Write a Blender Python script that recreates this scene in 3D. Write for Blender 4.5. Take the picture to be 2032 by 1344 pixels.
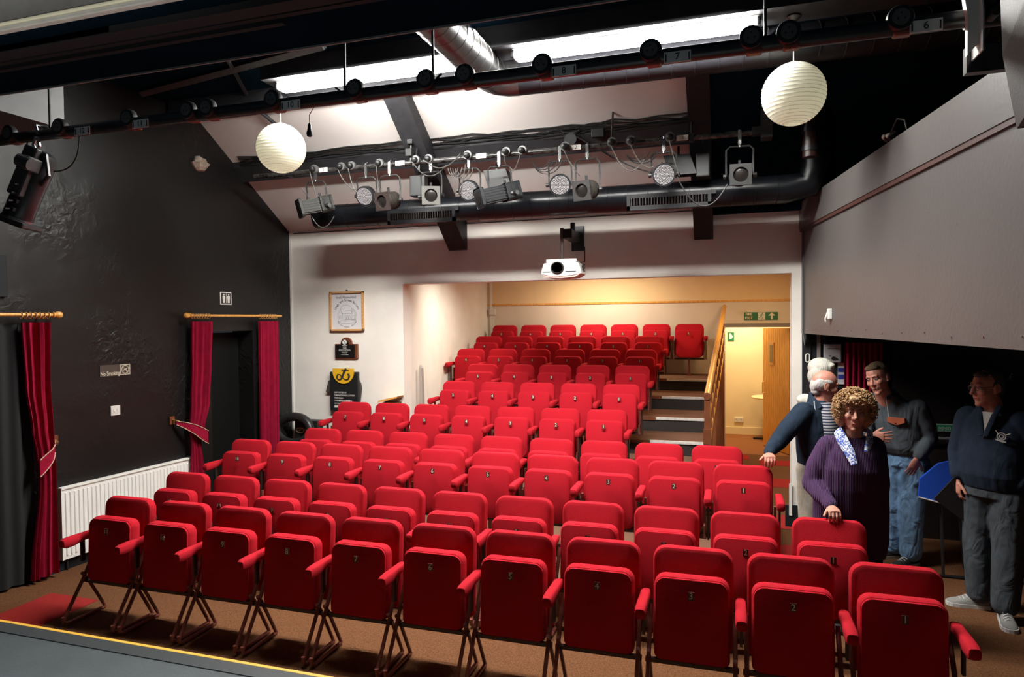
import bpy, bmesh, math, random
from mathutils import Vector, Matrix
random.seed(7)
C = bpy.context.scene.collection
for o in list(bpy.data.objects): bpy.data.objects.remove(o)
S = bpy.context.scene
R = math.radians
# ---------------------------------------------------------------- camera
F_PX = 1342.0
yaw, pitch, roll = R(17.70), R(1.47), R(-.57)
cy, sy, cp, sp = math.cos(yaw), math.sin(yaw), math.cos(pitch), math.sin(pitch)
fw = Vector((-sy*cp, cy*cp, -sp)); rt = Vector((cy, sy, 0)); up = rt.cross(fw)
cr, sr = math.cos(roll), math.sin(roll)
rt, up = rt*cr+up*sr, up*cr-rt*sr
cam_d = bpy.data.cameras.new('camera'); cam = bpy.data.objects.new('camera', cam_d); C.objects.link(cam)
cam_d.sensor_width = 36; cam_d.lens = F_PX/2032*36; cam_d.clip_start = .05
mw = Matrix.Identity(4)
for i in range(3):
    mw[i][0], mw[i][1], mw[i][2] = rt[i], up[i], -fw[i]
mw[0][3], mw[1][3], mw[2][3] = 0, 0, 2.1
cam.matrix_world = mw
S.camera = cam
# ---------------------------------------------------------------- world, exposure
w = bpy.data.worlds.new('world'); S.world = w; w.use_nodes = True
w.node_tree.nodes['Background'].inputs[0].default_value = (.75, .8, .9, 1)
w.node_tree.nodes['Background'].inputs[1].default_value = .015
S.view_settings.view_transform = 'Standard'; S.view_settings.look = 'None'
S.view_settings.gamma = 1; S.view_settings.use_curve_mapping = False
S.view_settings.exposure = 0.72
def area(name, loc, to, size, power, col=(1, 1, 1), sy_=None):
    l = bpy.data.lights.new(name, 'AREA'); l.energy = power; l.color = col; l.size = size
    if sy_: l.shape = 'RECTANGLE'; l.size_y = sy_
    o = bpy.data.objects.new(name, l); C.objects.link(o); o.location = loc
    o.rotation_euler = (Vector(to)-Vector(loc)).to_track_quat('-Z', 'Y').to_euler()
    return o
TUBE_STRENGTH = 112
l_ = area('stage_fill_light', (-1.5, .7, 4.4), (-1.5, .9, .6), 2.8, 44, (.95, .98, 1), .5); l_.data.spread = R(48)  # unseen fill lamp, added to lift the stage floor
l_ = area('header_fill_light', (-2.6, .9, 2.6), (-2.6, 2.0, 4.3), 1.8, 6, (1, .98, .92), .3); l_.data.spread = R(60)  # added lamp, only there to brighten the near face of the header
area('auditorium_front_light', (-1.75, 4.68, 4.24), (-1.75, 4.9, 0), 3.6, 90, (1, .97, .92), .12).data.spread = R(140)
area('rear_recess_light', (-1.9, 10.2, 2.84), (-1.9, 10.6, 0), 1.3, 20, (1, .87, .66), .12)
area('rear_recess_light', (-2.9, 8.6, 2.9), (-3.8, 8.6, 1.5), 1.2, 9, (1, .92, .78), .12).data.spread = R(100)  # second lamp here is added fill, aimed to brighten the recess left wall
area('lobby_room_light', (.25, 12.2, 2.5), (.25, 12.3, 0), .5, 28, (1, .80, .5))
area('corridor_light', (.4, 9.4, 2.8), (.45, 9.5, 0), .4, 12, (1, .68, .32))

# ================================================================ materials
MATS = {}
def mat(name, col, rough=.6, metal=0, var=0, vscale=20, bump=0, bscale=60, emit=0, sheen=0, trans=0, spec=.5, stretch=None, coat=0, detail=4):
    if name in MATS: return MATS[name]
    m = bpy.data.materials.new(name); m.use_nodes = True
    nt = m.node_tree; b = nt.nodes['Principled BSDF']
    c4 = (*col, 1)
    b.inputs['Base Color'].default_value = c4; b.inputs['Roughness'].default_value = rough
    b.inputs['Metallic'].default_value = metal; b.inputs['Specular IOR Level'].default_value = spec
    if coat: b.inputs['Coat Weight'].default_value = coat
    if emit:
        b.inputs['Emission Color'].default_value = c4; b.inputs['Emission Strength'].default_value = emit
    if sheen:
        b.inputs['Sheen Weight'].default_value = sheen; b.inputs['Sheen Tint'].default_value = c4; b.inputs['Sheen Roughness'].default_value = .5
    if var or bump:
        tc = nt.nodes.new('ShaderNodeTexCoord'); mp = nt.nodes.new('ShaderNodeMapping')
        nt.links.new(tc.outputs['Object'], mp.inputs[0])
        if stretch: mp.inputs['Scale'].default_value = stretch
    if var:
        n = nt.nodes.new('ShaderNodeTexNoise'); n.inputs['Scale'].default_value = vscale; n.inputs['Detail'].default_value = detail
        nt.links.new(mp.outputs[0], n.inputs[0])
        r = nt.nodes.new('ShaderNodeValToRGB')
        r.color_ramp.elements[0].position = .3; r.color_ramp.elements[1].position = .7
        r.color_ramp.elements[0].color = (*[c*(1-var) for c in col], 1)
        r.color_ramp.elements[1].color = (*[min(1, c*(1+var)) for c in col], 1)
        nt.links.new(n.outputs[0], r.inputs[0]); nt.links.new(r.outputs[0], b.inputs['Base Color'])
    if bump:
        n = nt.nodes.new('ShaderNodeTexNoise'); n.inputs['Scale'].default_value = bscale; n.inputs['Detail'].default_value = 5
        nt.links.new(mp.outputs[0], n.inputs[0])
        bp = nt.nodes.new('ShaderNodeBump'); bp.inputs['Strength'].default_value = bump; bp.inputs['Distance'].default_value = .01
        nt.links.new(n.outputs[0], bp.inputs['Height']); nt.links.new(bp.outputs[0], b.inputs['Normal'])
    if trans:
        t = nt.nodes.new('ShaderNodeBsdfTranslucent'); t.inputs[0].default_value = c4
        mx = nt.nodes.new('ShaderNodeMixShader'); mx.inputs[0].default_value = trans
        out = nt.nodes['Material Output']
        nt.links.new(b.outputs[0], mx.inputs[1]); nt.links.new(t.outputs[0], mx.inputs[2]); nt.links.new(mx.outputs[0], out.inputs[0])
    MATS[name] = m
    return m

RED = mat('red_wool_fabric', (.50, .013, .025), .95, var=.14, vscale=260, bump=.5, bscale=420, sheen=.06, spec=.15)
REDSHELL = mat('red_fabric_seat_underside', (.50, .014, .026), .95, var=.12, vscale=300, bump=.4, bscale=500, sheen=.0, spec=.1)
REDARM = mat('red_arm_pad_fabric', (.50, .014, .026), .95, bump=.5, bscale=420, sheen=.05, spec=.15)
STEEL = mat('brown_enamel_steel', (.20, .055, .04), .32, var=.2, vscale=30, spec=.6)
DSTEEL = mat('dark_enamel_steel', (.035, .016, .014), .35, spec=.5)
CREAM = mat('cream_wall_paint', (.84, .80, .73), .75, var=.05, vscale=3, bump=.12, bscale=30)
ROOFC = mat('pinkish_cream_roof_paint', (.70, .655, .625), .7, var=.04, vscale=2.5, bump=.1, bscale=20)
WARMW = mat('warm_recess_wall_paint', (.74, .655, .545), .75, var=.05, vscale=2, bump=.05, bscale=20)
YELW = mat('ochre_upper_wall_paint', (.80, .60, .34), .75, var=.05, vscale=2, bump=.05, bscale=20)
BLACK = mat('black_paint', (.008, .011, .014), .6, var=.2, vscale=4, bump=.1, bscale=25, spec=.3)
CEILB = mat('blue_black_ceiling_paint', (.004, .012, .020), .9, var=.15, vscale=3, spec=.0)
BEAM = mat('charcoal_beam_paint', (.028, .028, .031), .55, var=.2, vscale=12, bump=.1, bscale=30, spec=.2)
STAGEP = mat('grey_stage_paint', (.050, .060, .064), .55, var=.12, vscale=6, bump=.1, bscale=80)
YLINE = mat('yellow_edge_paint', (.75, .42, .05), .5)
WHITE = mat('white_enamel', (.78, .77, .73), .35)
PLASTIC = mat('white_plastic', (.75, .73, .68), .4)
BLKPL = mat('black_plastic', (.014, .014, .015), .45)
BLKMET = mat('black_painted_metal', (.018, .018, .02), .3, var=.3, vscale=20, spec=.6)
DUCTB = mat('black_painted_duct', (.006, .007, .009), .3, var=.3, vscale=6, spec=.3)
GALV = mat('galvanised_steel', (.13, .127, .13), .3, metal=.9, var=.12, vscale=8)
CHROME = mat('bright_steel', (.4, .4, .4), .25, metal=.9)
GREYMET = mat('grey_cast_metal', (.028, .028, .028), .45, var=.2, vscale=30, spec=.25)
BRASS = mat('brass', (.75, .52, .2), .3, metal=.8)
PINE = mat('varnished_pine', (.72, .36, .08), .35, var=.22, vscale=6, stretch=(12, 12, 1), coat=.3)
WOODL = mat('light_oak', (.62, .34, .13), .4, var=.2, vscale=8, stretch=(2, 10, 10))
WOODD = mat('dark_stained_wood', (.16, .05, .02), .4, var=.2, vscale=8)
VELVET = mat('crimson_velvet', (.30, .008, .035), .9, var=.15, vscale=14, sheen=.7, spec=.1)
CABLE = mat('black_rubber_cable', (.015, .015, .015), .4)
LENSG = mat('dark_lens_glass', (.012, .01, .009), .25, spec=.3)
LEDW = mat('clear_led_dome', (.36, .35, .36), .2, spec=.9)
PAPER = mat('white_lantern_paper', (.86, .85, .74), .8, trans=.45, var=.03, vscale=10)
INK = mat('black_ink', (.02, .02, .02), .7)
WINK = mat('white_lettering', (.75, .74, .68), .6)
GREEN = mat('exit_sign_green', (.01, .16, .06), .5)
LANY = mat('deep_yellow_print', (.80, .46, .02), .5)

def wall_mat():
    m = bpy.data.materials.new('lumpy_black_plaster'); m.use_nodes = True
    nt = m.node_tree; b = nt.nodes['Principled BSDF']
    N = nt.nodes.new; L = nt.links.new
    tc = N('ShaderNodeTexCoord')
    n0 = N('ShaderNodeTexNoise'); n0.inputs['Scale'].default_value = .9; n0.inputs['Detail'].default_value = 3
    L(tc.outputs['Object'], n0.inputs[0])
    rp = N('ShaderNodeValToRGB'); rp.color_ramp.elements[0].position = .48; rp.color_ramp.elements[1].position = .68
    L(n0.outputs[0], rp.inputs[0])
    n1 = N('ShaderNodeTexNoise'); n1.inputs['Scale'].default_value = 13; n1.inputs['Detail'].default_value = 7; n1.inputs['Distortion'].default_value = 1.2
    L(tc.outputs['Object'], n1.inputs[0])
    n2 = N('ShaderNodeTexNoise'); n2.inputs['Scale'].default_value = 2.2; n2.inputs['Detail'].default_value = 3
    L(tc.outputs['Object'], n2.inputs[0])
    mu = N('ShaderNodeMath'); mu.operation = 'MULTIPLY'; L(n1.outputs[0], mu.inputs[0]); L(rp.outputs[0], mu.inputs[1])
    a = N('ShaderNodeMath'); a.operation = 'MULTIPLY_ADD'; L(n2.outputs[0], a.inputs[0]); a.inputs[1].default_value = .3; L(mu.outputs[0], a.inputs[2])
    bp = N('ShaderNodeBump'); bp.inputs['Strength'].default_value = .8; bp.inputs['Distance'].default_value = .03
    L(a.outputs[0], bp.inputs['Height']); L(bp.outputs[0], b.inputs['Normal'])
    c = N('ShaderNodeValToRGB'); c.color_ramp.elements[0].color = (.007, .0067, .0066, 1); c.color_ramp.elements[1].color = (.013, .0122, .012, 1)
    L(n2.outputs[0], c.inputs[0]); L(c.outputs[0], b.inputs['Base Color'])
    b.inputs['Roughness'].default_value = .42; b.inputs['Specular IOR Level'].default_value = .35
    return m
PLASTER = wall_mat()
def ply_mat():
    m = bpy.data.materials.new('grey_painted_panel'); m.use_nodes = True
    nt = m.node_tree; b = nt.nodes['Principled BSDF']; N = nt.nodes.new; L = nt.links.new
    tc = N('ShaderNodeTexCoord')
    n = N('ShaderNodeTexNoise'); n.inputs['Scale'].default_value = 1.5; n.inputs['Detail'].default_value = 6
    L(tc.outputs['Object'], n.inputs[0])
    c = N('ShaderNodeValToRGB'); c.color_ramp.elements[0].color = (.075, .068, .065, 1); c.color_ramp.elements[1].color = (.11, .10, .096, 1)
    L(n.outputs[0], c.inputs[0])
    v = N('ShaderNodeTexVoronoi'); v.inputs['Scale'].default_value = 7; L(tc.outputs['Object'], v.inputs[0])
    k = N('ShaderNodeValToRGB'); k.color_ramp.elements[0].position = .03; k.color_ramp.elements[1].position = .05
    k.color_ramp.elements[0].color = (.3, .3, .3, 1)
    L(v.outputs['Distance'], k.inputs[0])
    mx = N('ShaderNodeMix'); mx.data_type = 'RGBA'; mx.blend_type = 'MULTIPLY'; mx.inputs[0].default_value = .8
    L(c.outputs[0], mx.inputs[6]); L(k.outputs[0], mx.inputs[7]); L(mx.outputs[2], b.inputs['Base Color'])
    b.inputs['Roughness'].default_value = .45
    n3 = N('ShaderNodeTexNoise'); n3.inputs['Scale'].default_value = 40; L(tc.outputs['Object'], n3.inputs[0])
    bp = N('ShaderNodeBump'); bp.inputs['Strength'].default_value = .15; bp.inputs['Distance'].default_value = .01; L(n3.outputs[0], bp.inputs['Height']); L(bp.outputs[0], b.inputs['Normal'])
    return m
PANEL = ply_mat()
CARPET = mat('brown_carpet', (.17, .075, .035), .98, var=.35, vscale=130, bump=.7, bscale=350, spec=.05)
CARPETR = mat('red_carpet_tile', (.36, .03, .028), .98, var=.15, vscale=130, bump=.7, bscale=350, spec=.05)

# ================================================================ mesh helpers
def frame_of(d):
    d = Vector(d).normalized(); a = Vector((0, 0, 1)) if abs(d.z) < .95 else Vector((1, 0, 0))
    u = d.cross(a).normalized(); v = u.cross(d).normalized()
    return u, v, d
class M:
    def __init__(s): s.bm = bmesh.new(); s.mi = 0
    def _f(s, vs):
        try:
            f = s.bm.faces.new(vs); f.material_index = s.mi; return f
        except ValueError: pass
    def box(s, a, b, mt=None, bev=0):
        a, b = Vector(a), Vector(b)
        P = [Vector((x, y, z)) for x in (a.x, b.x) for y in (a.y, b.y) for z in (a.z, b.z)]
        if mt is not None: P = [mt @ p for p in P]
        v = [s.bm.verts.new(p) for p in P]
        fs = [s._f([v[i] for i in q]) for q in ((0, 1, 3, 2), (4, 6, 7, 5), (0, 4, 5, 1), (2, 3, 7, 6), (0, 2, 6, 4), (1, 5, 7, 3))]
        if bev:
            es = list({e for f in fs for e in f.edges})
            r = bmesh.ops.bevel(s.bm, geom=es, offset=bev, segments=2, profile=.5, affect='EDGES', material=s.mi)
        return s
    def ring_tube(s, rings, cap=True, closed=False):
        vr = [[s.bm.verts.new(p) for p in r] for r in rings]
        n = len(vr[0]); m = len(vr)
        for i in range(m if closed else m-1):
            A, B = vr[i], vr[(i+1) % m]
            for j in range(n): s._f((A[j], A[(j+1) % n], B[(j+1) % n], B[j]))
        if cap and not closed:
            s._f(vr[0][::-1]); s._f(vr[-1])
        return s
    def cyl(s, p0, p1, r0, r1=None, n=16, cap=True):
        p0, p1 = Vector(p0), Vector(p1); r1 = r0 if r1 is None else r1
        u, v, d = frame_of(p1-p0)
        rg = [[p+(u*math.cos(t)+v*math.sin(t))*r for t in [2*math.pi*i/n for i in range(n)]] for p, r in ((p0, r0), (p1, r1))]
        return s.ring_tube(rg, cap)
    def tube(s, pts, r, n=8, closed=False, cap=True):
        pts = [Vector(p) for p in pts]; m = len(pts); rings = []
        rs = r if isinstance(r, (list, tuple)) else [r]*m
        u = None
        for i, p in enumerate(pts):
            if closed: d = (pts[(i+1) % m]-pts[i-1])
            else: d = pts[min(i+1, m-1)]-pts[max(i-1, 0)]
            d.normalize()
            if u is None: u, v, _ = frame_of(d)
            else:
                u = (u-d*u.dot(d)).normalized(); v = d.cross(u)
            v = d.cross(u)
            rings.append([p+(u*math.cos(t)+v*math.sin(t))*rs[i] for t in [2*math.pi*k/n for k in range(n)]])
        return s.ring_tube(rings, cap, closed)
    def lathe(s, prof, org=(0, 0, 0), axis=(0, 0, 1), n=24):
        org = Vector(org); u, v, d = frame_of(axis)
        return s.ring_tube([[org+d*h+(u*math.cos(t)+v*math.sin(t))*max(r, 1e-4) for t in [2*math.pi*k/n for k in range(n)]] for r, h in prof])
    def ell(s, c, r, mt=None, n=16, m=10):
        c = Vector(c); rings = []
        if isinstance(r, (int, float)): r = (r, r, r)
        for i in range(m+1):
            ph = math.pi*(i/m); ph = min(max(ph, .02), math.pi-.02)
            ring = []
            for k in range(n):
                t = 2*math.pi*k/n
                p = Vector((r[0]*math.sin(ph)*math.cos(t), r[1]*math.sin(ph)*math.sin(t), -r[2]*math.cos(ph)))
                if mt is not None: p = mt @ p
                ring.append(c+p)
            rings.append(ring)
        return s.ring_tube(rings)
    def cap(s, p0, p1, r0, r1=None, n=14):
        """tapered limb with round ends"""
        p0, p1 = Vector(p0), Vector(p1); r1 = r0 if r1 is None else r1
        u, v, d = frame_of(p1-p0); L = (p1-p0).length; rings = []
        for i in range(5):
            a = R(-88+22*i); rings.append((p0+d*math.sin(a)*r0, r0*math.cos(a)))
        rings.append((p0, r0))
        rings.append((p1, r1))
        for i in range(1, 5):
            a = R(22*i); rings.append((p1+d*math.sin(a)*r1, r1*math.cos(a)))
        return s.ring_tube([[p+(u*math.cos(t)+v*math.sin(t))*r for t in [2*math.pi*k/n for k in range(n)]] for p, r in rings])
    def prism(s, poly, y0, y1, mt=None):
        """poly of (x,z) extruded along y"""
        A = [Vector((x, y0, z)) for x, z in poly]; B = [Vector((x, y1, z)) for x, z in poly]
        if mt is not None: A = [mt @ p for p in A]; B = [mt @ p for p in B]
        return s.ring_tube([A, B])
    def text(s, body, size, org, nrm_rot=(R(90), 0, 0), ext=.0006, bold=0, align='CENTER', squash=1.0, mt=None):
        cu = bpy.data.curves.new('t', 'FONT'); cu.body = body; cu.size = size; cu.extrude = ext; cu.resolution_u = 2; cu.offset = bold
        cu.align_x = align; cu.align_y = 'CENTER'
        ob = bpy.data.objects.new('t', cu); C.objects.link(ob)
        bpy.context.view_layer.update()
        me = bpy.data.meshes.new_from_object(ob.evaluated_get(bpy.context.evaluated_depsgraph_get()))
        from mathutils import Euler
        m4 = Matrix.Translation(Vector(org)) @ Euler(nrm_rot).to_matrix().to_4x4() @ Matrix.Diagonal((squash, 1, 1, 1))
        if mt is not None: m4 = mt @ m4
        me.transform(m4)
        n0 = len(s.bm.faces); s.bm.from_mesh(me); s.bm.faces.ensure_lookup_table()
        for f in s.bm.faces[n0:]: f.material_index = s.mi
        bpy.data.objects.remove(ob); bpy.data.curves.remove(cu); bpy.data.meshes.remove(me)
        return s
    def slab(s, w, h, t, rad, mt, rb=None, nseg=6, edge=.012):
        """upright cushion: rounded outline w x h in XZ (origin bottom centre), thickness t along +y, soft edges"""
        rb = rad if rb is None else rb; out = []
        def arc(cx, cz, r, a0, a1):
            for i in range(nseg+1):
                a = R(a0+(a1-a0)*i/nseg); out.append((cx+r*math.cos(a), cz+r*math.sin(a), cx, cz))
        arc(w/2-rad, h-rad, rad, 0, 90); arc(-w/2+rad, h-rad, rad, 90, 180)
        arc(-w/2+rb, rb, rb, 180, 270); arc(w/2-rb, rb, rb, 270, 360)
        rings = []
        e = edge
        for y, ins in ((0, e*1.0), (e*.3, e*.3), (e, 0), (t-e, 0), (t-e*.3, e*.3), (t, e)):
            ring = []
            for x, z, cx, cz in out:
                d = Vector((x-cx, 0, z-cz)); l = d.length
                k = (l-ins)/l if l > ins else .05
                ring.append(mt @ Vector((cx+d.x*k, y, cz+d.z*k)))
            rings.append(ring)
        return s.ring_tube(rings)
    def mesh(s, name, mats):
        bmesh.ops.recalc_face_normals(s.bm, faces=s.bm.faces)
        me = bpy.data.meshes.new(name); s.bm.to_mesh(me); s.bm.free()
        for m in (mats if isinstance(mats, (list, tuple)) else [mats]): me.materials.append(m)
        return me
    def build(s, name, mats, parent=None, smooth=False, local=False):
        me = s.mesh(name, mats)
        return put(me, name, parent, smooth, local)
def put(me, name, parent=None, smooth=False, local=False):
    o = bpy.data.objects.new(name, me); C.objects.link(o)
    if smooth:
        me.polygons.foreach_set('use_smooth', [True]*len(me.polygons)); me.set_sharp_from_angle(angle=R(smooth if smooth is not True else 40))
    if parent is not None:
        if not local:
            L = Vector((0, 0, 0)); p = parent
            while p is not None: L += p.location; p = p.parent
            me.transform(Matrix.Translation(-L))
        o.parent = parent
    elif not local and me.vertices:
        xs = [v.co for v in me.vertices]
        c = Vector(((min(p.x for p in xs)+max(p.x for p in xs))/2, (min(p.y for p in xs)+max(p.y for p in xs))/2, min(p.z for p in xs)))
        me.transform(Matrix.Translation(-c)); o.location = c
    return o
def tag(o, label=None, cat=None, group=None, kind=None):
    if label: o['label'] = label
    if cat: o['category'] = cat
    if group: o['group'] = group
    if kind: o['kind'] = kind
    return o
def thing(name, label, cat, loc=(0, 0, 0), group=None, rz=0):
    o = bpy.data.objects.new(name, None); C.objects.link(o); o.empty_display_size = .05
    o.location = loc; o.rotation_euler = (0, 0, rz)
    return tag(o, label, cat, group)
def struct(o): o['kind'] = 'structure'; return o
def dup(root, loc, label=None, group=None, rz=0):
    r = root.copy(); C.objects.link(r); r.location = loc; r.rotation_euler = (0, 0, rz)
    if label: r['label'] = label
    if group: r['group'] = group
    for ch in list(root.children):
        c = ch.copy(); C.objects.link(c); c.parent = r
        for g in list(ch.children):
            d = g.copy(); C.objects.link(d); d.parent = c
    return r
def bez(p0, p1, sag, n=10, side=(0, 0, 0)):
    p0, p1 = Vector(p0), Vector(p1); sd = Vector(side)
    return [p0.lerp(p1, t)+(Vector((0, 0, -sag))+sd)*4*t*(1-t) for t in [i/n for i in range(n+1)]]

# left wall frame: s along wall (towards the back), off into the room
LA = Vector((-5.44, 4.28, 0)); LU = Vector((.0595, .9982, 0)); LN = Vector((.9982, -.0595, 0))
LM = Matrix(((LU.x, LN.x, 0, LA.x), (LU.y, LN.y, 0, LA.y), (0, 0, 1, 0), (0, 0, 0, 1)))   # local (s, off, z) -> world
def lw_s(y): return (y-LA.y)/LU.y
# right hanging wall frame
RA = Vector((.70, 7.3, 0)); RU = Vector((.1391, -.9903, 0)); RN = Vector((-.9903, -.1391, 0))
RM = Matrix(((RU.x, RN.x, 0, RA.x), (RU.y, RN.y, 0, RA.y), (0, 0, 1, 0), (0, 0, 0, 1)))
def roofz(y): return 3.245+.72*(7.3-y)

# ================================================================ room shell
m = M(); m.box((-6.2, 2.3, -.12), (3.6, 11.05, 0)); fl = struct(m.build('floor', CARPET))
for (x0, x1, y0, y1) in ((-5.06, -4.58, 3.42, 3.9), (.44, .94, 10.28, 10.66), (.40, .9, 8.96, 9.44), (.45, .6, 7.19, 7.69), (.44, .92, 6.2, 6.68), (.44, .92, 5.2, 5.68)):
    m = M(); m.box((x0, y0, 0), (x1, y1, .004)); m.build('red_carpet_tile', CARPETR, fl)
m = M(); m.box((-.05, 10.62, 0), (.3, 10.98, .004)); m.build('red_carpet_tile', CARPETR, fl)
# left wall, lumpy black plaster, with two door openings; gable top follows the roof
m = M(); T = -.3
def lw(y0, y1, z0, z1): m.box((lw_s(y0), T, z0), (lw_s(y1), 0, z1), LM)
lw(-3, 3.1, 0, 5.2); lw(3.1, 4.02, 2.08, 5.2); lw(4.02, 5.98, 0, 5.2); lw(5.98, 6.62, 2.02, 5.2); lw(6.62, 7.6, 0, 5.2)
struct(m.build('wall_left', PLASTER))
m = M(); m.box((lw_s(6.0), -.24, 0), (lw_s(6.6), -.2, 2.0), LM); d = struct(m.build('door_1', mat('black_door_paint', (.006, .007, .007), .6, spec=.2)))
m = M(); m.box((lw_s(6.05), -.2, .86), (lw_s(6.09), -.17, 1.0), LM, .004); m.build('door_handle', PLASTIC, d)
m = M(); m.box((lw_s(3.1), -.28, 0), (lw_s(4.02), -.24, 2.08), LM); struct(m.build('door_2', BLACK))
# back wall (cream) with header above the seating recess
m = M()
m.box((-5.4, 7.3, 0), (-3.69, 7.5, 3.6)); m.box((-3.69, 7.3, 2.555), (.61, 7.5, 3.6)); m.box((.61, 7.3, 0), (.705, 7.5, 3.6))
struct(m.build('wall_back', CREAM))
m = M(); m.box((-5.29, 7.285, 0), (-5.262, 7.3, 3.24)); m.box((-5.26, 7.29, 0), (-5.235, 7.3, 3.24)); struct(m.build('trim_corner', WHITE))
m = M(); m.box((-5.2, 7.292, 3.225), (.6, 7.3, 3.232)); struct(m.build('trim_top', BEAM))
m = M(); m.box((.55, 7.283, 0), (.712, 7.3, .22)); struct(m.build('baseboard_back', BLACK))
m = M(); m.box((.585, 7.27, .12), (.612, 7.283, .44)); struct(m.build('trim_1', WHITE))
# roof slopes
def slope(x0, x1, y0, y1, mt_, name, dz=0):
    m = M(); V = [(x0, y0, roofz(y0)+dz), (x1, y0, roofz(y0)+dz), (x1, y1, roofz(y1)+dz), (x0, y1, roofz(y1)+dz)]
    m.ring_tube([[Vector(p) for p in V], [Vector(p)+Vector((0, .05, .1)) for p in V]]); return struct(m.build(name, mt_))
slope(-5.5, -.25, 7.45, 5.3, ROOFC, 'ceiling')
slope(-.25, 3.6, 7.45, 5.3, CEILB, 'ceiling_right')
m = M(); m.box((-6.3, 2.5, 4.33), (3.6, 5.62, 4.45)); struct(m.build('ceiling_flat', CEILB))
m = M(); m.box((-6.3, -3, 4.6), (4, 2.0, 4.7)); struct(m.build('ceiling_stage', BLACK))
# proscenium header: soffit 2.0-2.5, near face grey above a white board
m = M(); m.box((-6.3, 2.0, 3.27), (3.4, 2.5, 4.7)); hd = struct(m.build('wall_front', CEILB))
m = M(); m.box((-6.2, 1.985, 3.305), (3.4, 2.0, 4.6)); m.build('grey_facing', mat('grey_header_paint', (.16, .16, .155), .6, var=.1, vscale=20), hd)
m = M(); m.box((-6.2, 1.97, 3.27), (3.4, 2.0, 3.289), bev=.004); m.build('white_board', mat('chipped_cream_paint', (.62, .60, .54), .5, var=.1, vscale=10, bump=.3, bscale=40), hd)
m = M(); m.box((-6.2, 1.965, 3.289), (3.4, 1.99, 3.302), bev=.004); m.build('cream_ledge', mat('yellowed_cream_paint', (.85, .8, .6), .5), hd)
m = M(); m.box((-6.2, 2.492, 3.262), (3.4, 2.5, 3.272)); m.build('edge_light_strip', mat('caught_light_edge', (.3, .29, .28), .8, bump=.6, bscale=60), hd)  # pale strip imitating light caught along the far soffit edge
TRK = mat('grey_brown_track', (.03, .03, .033), .7, spec=.1)
m = M(); m.box((-6.2, 2.07, 3.245), (-2.3, 2.13, 3.268)); m.box((-3.0, 2.07, 3.24), (3.4, 2.14, 3.268)); m.build('curtain_track', TRK, hd)
m = M(); m.box((-6.2, 2.2, 3.235), (-1.6, 2.225, 3.268)); m.build('curtain_track', TRK, hd)
m = M(); m.box((-6.2, 2.16, 3.245), (3.4, 2.185, 3.268)); m.build('curtain_track', TRK, hd)
m = M(); m.box((-5.5, 2.5, 3.37), (-4.08, 3.32, 4.33)); struct(m.build('ceiling_bulkhead', mat('mid_grey_boxing', (.075, .078, .082), .5, var=.15, vscale=6)))
m = M(); m.tube([(-5.3, 5.12, 4.3), (-3.05, 4.72, 4.3)], .036, n=4); struct(m.build('trim_brace', mat('dusty_brown_timber', (.08, .075, .078), .6, var=.2, vscale=10)))
# dark right-hand side above the hanging wall, lobby recess below it
m = M(); m.box((3.3, 2.2, 0), (3.4, 11, 5)); struct(m.build('wall_right', BLACK))
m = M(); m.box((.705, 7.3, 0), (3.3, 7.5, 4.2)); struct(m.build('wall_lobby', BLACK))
m = M(); m.box((0, -.06, 1.95), (5.3, 0, 3.22), RM); hw = struct(m.build('wall_hanging', PANEL))
m = M(); m.box((0, 0, 2.985), (5.3, .022, 3.245), RM); m.build('top_board', PANEL, hw)
m = M(); m.box((0, 0, 2.955), (5.3, .016, 2.985), RM); m.build('batten', mat('rust_brown_strip', (.06, .025, .02), .5), hw)
m = M()
for k in range(14):
    s_ = .2+k*.33; m.cyl(RM @ Vector((s_, .001, 1.99+.01*(k % 3))), RM @ Vector((s_, .006, 1.99+.01*(k % 3))), .005, n=8)
m.build('screw_head', CHROME, hw)
m = M(); m.box((.725, 7.28, 0), (.785, 7.3, 1.86)); struct(m.build('trim_2', BLKPL))
m = M(); m.box((.84, 7.28, 0), (.872, 7.3, 1.98)); struct(m.build('trim_3', mat('greige_frame', (.25, .22, .2), .6)))
# stage
m = M(); m.box((-6.2, -3, .0), (3.2, 2.43, .598)); st = struct(m.build('floor_stage', STAGEP))
m = M(); m.box((-6.2, 2.36, .596), (3.2, 2.438, .602)); m.build('dark_nosing', mat('dark_grey_nosing', (.03, .035, .038), .5), st)
m = M(); m.box((-6.2, 2.438, .57), (3.2, 2.458, .603), bev=.003); m.build('yellow_edge', YLINE, st)
m = M(); m.box((-6.2, -.8, .598), (3.2, 2.3, .601)); m.build('stage_board', STAGEP, st)
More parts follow.
